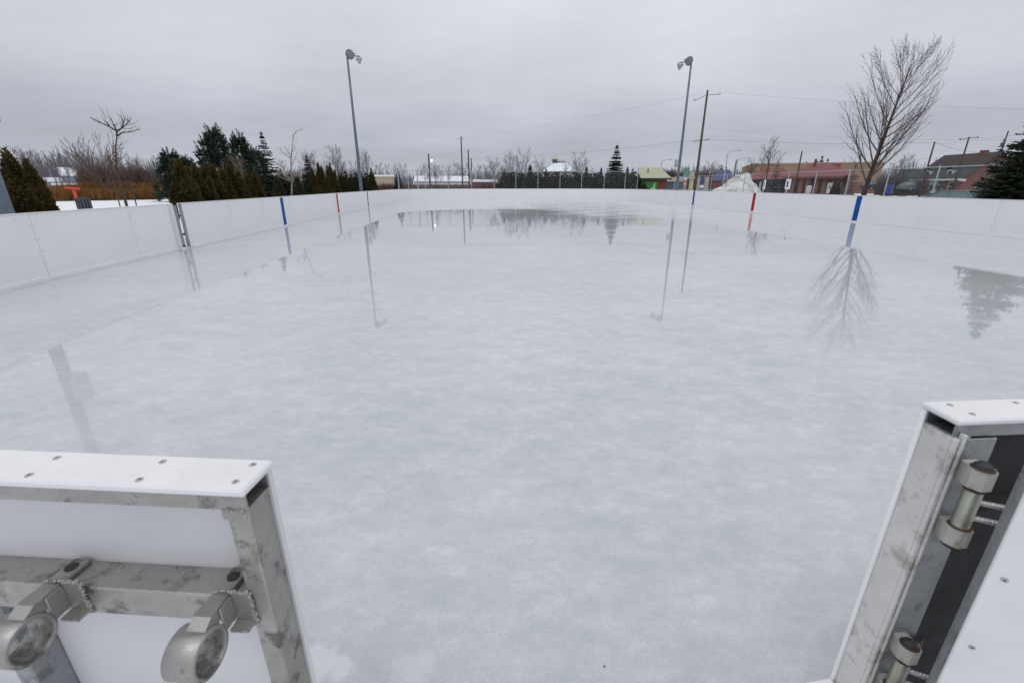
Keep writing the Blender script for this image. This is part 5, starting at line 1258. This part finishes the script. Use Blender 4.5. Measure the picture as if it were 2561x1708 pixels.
def brick_house():
    D = 105; t, z = building('brick_house', 'brick house with brown and green roof, dormers and white windows', 2404, D, -.85); xl, xr, yb = -9.8, 0.0, 9.0                      # front wall faces left-front; gable end on the right
    m = MB(); m.box(xl, xr, 0, yb, -.1, 2.75)
    yc = yb / 2; m.quad((xr, 0, 2.75), (xr, yb, 2.75), (xr, yb - 1.6, 4.1), (xr, yc, 6.35), (xr, 1.6, 4.1)); m.quad((xl, yb, 2.75), (xl, 0, 2.75), (xl, 1.6, 4.1), (xl, yc, 6.35), (xl, yb - 1.6, 4.1))
    m.build('wall', 'brownbrick', t)
    def slope(mb, ya, za, yb_, zb, ov=.35, mi=0):
        p = [(xl - ov, ya, za), (xr + ov, ya, za), (xr + ov, yb_, zb), (xl - ov, yb_, zb)]; q = [(a, b, c + .16) for a, b, c in p]
        mb.quad(*q, mi=mi); mb.quad(*p[::-1], mi=mi)
        for i in range(4): j = (i + 1) % 4; mb.quad(p[i], p[j], q[j], q[i], mi=mi)
    m = MB(); slope(m, -.5, 2.5, 1.75, 4.2); slope(m, yb + .5, 2.5, yb - 1.75, 4.2); m.build('lower_roof', 'greenshingle', t)
    m = MB(); slope(m, 1.62, 4.2, yc, 6.5, .42); slope(m, yb - 1.62, 4.2, yc, 6.5, .42); rf = m.build('upper_roof', 'shingle', t)
    m = MB(); m.box(-3.2, -2.4, yc - .4, yc + .4, 6.2, 7.0); m.build('chimney', 'brownbrick', rf)
    m = MB(); m.box(xl - .35, xr + .4, -.62, -.5, 2.36, 2.62); m.build('gutter', 'whitetrim', t)
    m = MB(); m.box(xr + .04, xr + .36, -.5, .25, 2.25, 2.6); m.build('eave_return', 'whitetrim', t)
    for x in (-7.6, -3.2):
        d = MB(); d.box(x - .55, x + .55, .45, 2.4, 3.0, 4.05); dm = d.build('dormer', 'whitetrim', t)
        d = MB(); gable(d, x - .55, x + .55, .3, 2.4, 4.0, 4.65, .12, .1, 'y'); d.build('dormer_roof', 'greenshingle', dm)
        d = MB(); d.box(x - .33, x + .33, .42, .445, 3.2, 3.85); d.build('dormer_window', 'winglass', dm)
    for x in (-8.3, -1.7): window(t, x, 0, .75, .85, 1.3)
    m = MB(); m.box(-5.55, -4.35, -.06, -.005, -.05, 2.25); m.box(-5.4, -5.05, -.075, -.062, 1.1, 2.0, 1); m.box(-4.85, -4.5, -.075, -.062, 1.1, 2.0, 1); m.build('door', ['whitetrim', 'winglass'], t)
    m = MB(); m.box(-6.3, -3.7, -1.6, -.07, -.1, .35); m.build('steps', 'dark', t)
    window(t, xr, 2.9, .85, .95, 1.35, face='x', s=1); window(t, xr, 6.6, .85, .95, 1.35, face='x', s=1); window(t, xr, 4.0, 3.7, .9, 1.1, face='x', s=1)
    m = MB(); m.box(xl - .03, xr + .03, -.03, yb + .03, -.1, .3); m.build('foundation', 'stucco', t)
    t, z = building('house', 'blue grey house with dark roof left of the brick house', 2272, 150, -.2); k = LASTK[0]
    m = MB(); m.box(-35 * k, 35 * k, 0, 8, -.1, 2.6); m.build('wall', 'bluegrey', t)
    m = MB(); gable(m, -35 * k, 35 * k, 0, 8, 2.6, 5.2, .4, .15); m.build('roof', 'greenshingle', t)
    for px in (2255, 2268, 2288): window(t, (px - 2272) * k, 0, 1.0, .8, 1.2)
brick_house()
def shops():
    t, z = building('shop', 'beige shop with tall dark windows left of the wooden utility pole', 1735, 118); k = LASTK[0]
    X = lambda px: (px - 1735) * k
    m = MB(); m.box(X(1697), X(1772), 0, 10, -.1, 3.4); m.box(X(1722), X(1734), -.05, 8, 3.4, 4.5); m.build('wall', 'stucco', t)
    for px in (1720, 1737): window(t, X(px), 0, .5, 7 * k, 2.5, 'stucco', bars=0)
    s = MB(); s.box(X(1751), X(1760), -.6, -.4, .7, 3.6); sg = s.build('sign_panel', 'signblue', t); s = MB(); s.box(X(1751), X(1760), -.63, -.602, 1.0, 1.6); s.build('sign_stripe', 'signwhite', sg)
    t, z = building('shop', 'shop with dark blue pitched roof left of the snow pile', 1802, 122); k = LASTK[0]
    m = MB(); m.box(-22 * k, 24 * k, 0, 8, -.1, 2.6); m.build('wall', 'brownbrick', t)
    m = MB(); hip(m, -20 * k, 26 * k, 0, 8, 2.6, 5.0, -12 * k, 20 * k, 4, .4); m.build('roof', 'blueroof', t)
    t, z = building('shop', 'low dark shop with light fascia right of the green hut', 1684, 100); k = LASTK[0]
    m = MB(); m.box(-22 * k, 26 * k, 0, 8, -.1, 2.3); m.build('wall', 'bluegrey', t)
    m = MB(); m.box(-24 * k, 27 * k, -.4, 8.2, 2.3, 3.1); m.build('fascia', 'stucco', t)
    m = MB(); m.box(4 * k, 8 * k, -.1, -.01, 0, 1.9); m.build('door', 'orangebrick', t)
    # roadside pylon sign
    t, z = building('pylon_sign', 'tall roadside sign with green top and striped panels', 1713, 92, cat='sign'); k = LASTK[0]
    m = MB(); m.box(-5 * k, 5 * k, 0, .4, 0, 4.2); m.build('frame', 'brownbrick', t)
    m = MB(); m.box(-7.5 * k, 7.5 * k, -.1, .5, 3.0, 4.6); m.build('top_panel', 'signgreen', t)
    for z0, z1, c in ((2.55, 2.98, 'signwhite'), (2.1, 2.5, 'signdull'), (1.65, 2.05, 'creamroof'), (1.1, 1.6, 'signdull'), (.7, 1.05, 'signgreen')):
        m = MB(); m.box(-4.2 * k, 4.2 * k, -.06, -.005, z0, z1); m.build('panel', c, t)
    x, y = spot(1730, 468, 80); t = thing('marker_post', 'leaning yellow marker post left of the wooden utility pole', 'post', (x, y, gz(x, y)))
    m = MB(); m.tube([(-.05, 0, 0), (0, 0, .9), (-.02, 0, 2.0)], [.13, .12, .08], 10); m.build('post', 'yellow', t, smooth=True)
    m = MB(); m.sphere((-.02, 0, 2.0), .1); m.build('post_cap', 'yellow', t)
    for px, py, D, c, l in ((1971, 461, 48, 'signblue', 'white notice with blue print on the right fence'), (1912, 462, 52, 'signgreen', 'small narrow pale sign right of the snow pile')):
        x, y = spot(px, py, D); zc = hgt(px, py, D); t = thing('fence_notice', l, 'sign', (x, y, 0), -atan2(x, y))
        w = .2 if D == 48 else .1
        m = MB(); m.box(-w, w, -.02, .02, zc - .42, zc + .42); m.build('plate', 'signwhite', t)
        m = MB(); m.box(-w * .5, w * .1, -.028, -.0215, zc - .25, zc + .25); m.build('print', c, t)
        m = MB(); m.tube([(0, .05, -.1), (0, .05, zc + .4)], .025, 6); m.build('post', 'galvl', t)
    x, y = spot(2024, 466, 70); zc = hgt(2024, 466, 70); m = MB(); m.box(-.25, .25, -.2, .2, -.6, .35, bev=.05); o = m.build('utility_cabinet', 'signwhite', loc=(x, y, zc - .3)); tag(o, 'pale utility cabinet in front of the restaurant porch', 'cabinet')
shops()

# snow pile
def snow_pile():
    D = 78; x, y = spot(1838, 470, D); zt = hgt(1862, 428, D); mb = MB(); k = mpp(1838, D); n, mm_ = 120, 56; rnd = random.Random(9)
    from mathutils import noise as mn
    rz = -atan2(x, y)
    def hh(u, v):
        f = 0
        for p0, w, hm, v0, wv in ((1860, 20, 1.0, .6, 3.0), (1842, 22, .80, .2, 3.2), (1824, 24, .62, .0, 3.4), (1798, 26, .36, -.3, 3.2), (1775, 20, .14, -.3, 2.6), (1884, 16, .52, -.2, 3.0), (1899, 12, .24, -.8, 2.6), (1850, 22, .45, -2.2, 1.8), (1872, 14, .36, -2.4, 1.6)):
            q = ((u - (p0 - 1838) * k) / (w * k * 1.05)) ** 2 + ((v - v0) / wv) ** 2
            f += (hm * math.exp(-q ** 1.15)) ** 3.2
        f = f ** (1 / 3.2); f = f if f < .7 else .7 + .24 * math.tanh((f - .7) / .24); h = (zt + .15) * f
        if h > 0.05:
            p = Vector((u, v, 3.0)); h *= 1 + .12 * mn.noise(p * .45) + .05 * mn.noise(p * 1.1)
            h += .08 * mn.noise(p * 1.2) + .09 * mn.noise(p * 2.6) + .07 * mn.noise(p * 6)
        return h
    U0, U1 = (1752 - 1838) * k, (1918 - 1838) * k
    for j in range(mm_ + 1):
        for i in range(n + 1):
            u = U0 + (U1 - U0) * i / n; v = -5 + 10 * j / mm_; mb.v.append((u + .12 * mn.noise(Vector((u, v, 7)) * 1.5), v, hh(u, v) - .08))
    for j in range(mm_):
        for i in range(n): a = j * (n + 1) + i; mb.f.append((a, a + 1, a + n + 2, a + n + 1)); mb.m.append(0)
    o = mb.build('snow_pile', 'pile', loc=(x, y, gz(x, y))); o.rotation_euler = (0, 0, rz); tag(o, 'big dirty ploughed snow pile beyond the right boards', 'snow pile')
snow_pile()

# cars
def car(label, paint, px, py, D, rz, suv=False, ltr=1):
    x, y = spot(px, py, D); t = thing('parked_car', label, 'car', (x, y, hgt(px, py, D) if D > 50 else gz(x, y) + .02), rz)
    W = .88; roof = 1.72 if suv else 1.46; belt = 1.0 if suv else .92
    low = [(-2.25, .32), (-2.28, .62), (-2.15, belt - .06), (-1.5, belt), (.9, belt), (1.95, belt - .14), (2.22, .62), (2.25, .34), (1.9, .26), (-1.9, .26)]
    T = Matrix(((1, 0, 0, 0), (0, 0, -1, 0), (0, 1, 0, 0), (0, 0, 0, 1)))
    m = MB()
    secs = ((-W, .93), (-W * .93, 1.0), (W * .93, 1.0), (W, .93)); i0 = 0; n = len(low); cz = .6
    for yy, s in secs:
        for a, b in low: m.v.append((a * (.985 if s < 1 else 1), yy, cz + (b - cz) * s))
    for k in range(3):
        for j in range(n): j2 = (j + 1) % n; m.f.append((k * n + j, k * n + j2, (k + 1) * n + j2, (k + 1) * n + j)); m.m.append(0)
    m.f.append(tuple(range(n))[::-1]); m.m.append(0); m.f.append(tuple(3 * n + j for j in range(n))); m.m.append(0)
    body = m.build('body', paint, t)
    rb, rf = (-1.75, .35) if suv else (-1.15, .15); bb, bf = (-2.05, 1.15) if suv else (-1.75, 1.1)
    wt = W * .76; wb = W * .95
    P = dict(a=(bb, -wb, belt), b=(bf, -wb, belt), c=(rf, -wt, roof - .05), d=(rb, -wt, roof - .05)); Q = {k_: (v_[0], -v_[1], v_[2]) for k_, v_ in P.items()}
    m = MB(); m.quad(P['b'], Q['b'], Q['c'], P['c']); m.build('windscreen', 'carglass', t)
    m = MB(); m.quad(Q['a'], P['a'], P['d'], Q['d']); m.build('rear_window', 'carglass', t)
    for S, f in ((P, 0), (Q, 1)):
        m = MB(); q = [S['a'], S['b'], S['c'], S['d']]; m.quad(*(q[::-1] if f else q)); sw = m.build('side_windows', 'carglass', t)
        m = MB()
        for xx in (-.35, ):
            yo = -.012 if not f else .012
            m.quad((xx - .05, S['a'][1] + yo, belt), (xx + .05, S['a'][1] + yo, belt), (xx + .02, S['c'][1] + yo, roof - .05), (xx - .06, S['c'][1] + yo, roof - .05))
        m.build('pillar', paint, sw)
    m = MB(); m.box(rb - .05, rf + .05, -wt - .02, wt + .02, roof - .052, roof, bev=.025); m.build('roof', paint, t)
    for (x0_, z0_, x1_, z1_) in ((bf, belt, rf, roof - .03), (bb, belt, rb, roof - .03)):
        for s in (-1, 1):
            m = MB(); m.tube([(x0_, s * wb, z0_), (x1_, s * wt, z1_)], .04, 5); m.build('window_pillar', paint, t)
    for xx in (-1.4, 1.4):
        for s in (-1, 1):
            w = MB(); w.lathe([(.18, -.10), (.31, -.10), (.33, -.06), (.33, .06), (.31, .10), (.18, .10)], 18, 0, Matrix.Translation((xx, s * (W - .08), .33)) @ Matrix.Rotation(pi / 2, 4, 'X')); wh = w.build('wheel', 'tyre', t, smooth=True)
            w = MB(); w.lathe([(1e-3, .09), (.18, .085), (.185, -.085), (1e-3, -.09)], 14, 0, Matrix.Translation((xx, s * (W - .08), .33)) @ Matrix.Rotation(pi / 2, 4, 'X')); w.build('rim', 'rim', wh)
    for s in (-1, 1):
        m = MB(); m.box(2.14, 2.235, s * .62 - .17, s * .62 + .17, .60, .74, bev=.02); m.build('headlight', 'signwhite', t)
        m = MB(); m.box(-2.285, -2.2, s * .66 - .14, s * .66 + .14, .66, .84, bev=.02); m.build('tail_light', 'tail', t)
    return t
car('grey teal parked sedan, largest in the row of cars left of the brick house', 'carteal', 2280, 478, 98, .12)
car('charcoal parked van behind the grey teal sedan', 'carblack', 2248, 476, 108, .05, True)
car('silver white parked car left of the blue bin', 'carsilver', 2212, 475, 106, .1)
car('dark navy parked car at the left end of the row', 'carnavy', 2184, 476, 102, .1)
car('black parked car half hidden at the right end of the row', 'carblack', 2322, 478, 104, .1)
car('car with teal windscreen close behind the right boards', 'carteal', 2384, 486, 33, radians(93))
x, y = spot(2224, 470, 88); t = thing('recycling_bin', 'blue recycling bin beside the parked cars', 'bin', (x, y, .30), .5)
m = MB(); m.prism([(-.42, -.42), (.42, -.42), (.42, .42), (-.42, .42)], .1, 1.25); m.build('body', 'bluebin', t); m = MB(); m.box(-.46, .46, -.46, .46, 1.252, 1.34, bev=.03); m.build('lid', 'bluebin', t)
for s in (-1, 1):
    m = MB(); m.lathe([(.02, -.05), (.12, -.05), (.12, .05), (.02, .05)], 12, 0, Matrix.Translation((s * .36, .4, .12)) @ Matrix.Rotation(pi / 2, 4, 'Y')); m.build('wheel', 'tyre', t)
# snow bank along the lot
x, y = spot(2400, 478, 70); m = MB()
for k in range(26):
    m.sphere((-9 + k * .7 + R.uniform(-.2, .2), R.uniform(-.5, .5), .15), R.uniform(.35, .75), 0, 10, .6)
o = m.build('snow_bank', 'pile', loc=(x, y, gz(x, y)), smooth=True); o.rotation_euler = (0, 0, -atan2(x, y)); tag(o, 'low ridge of ploughed snow in front of the brick house', 'snow bank', kind='stuff')
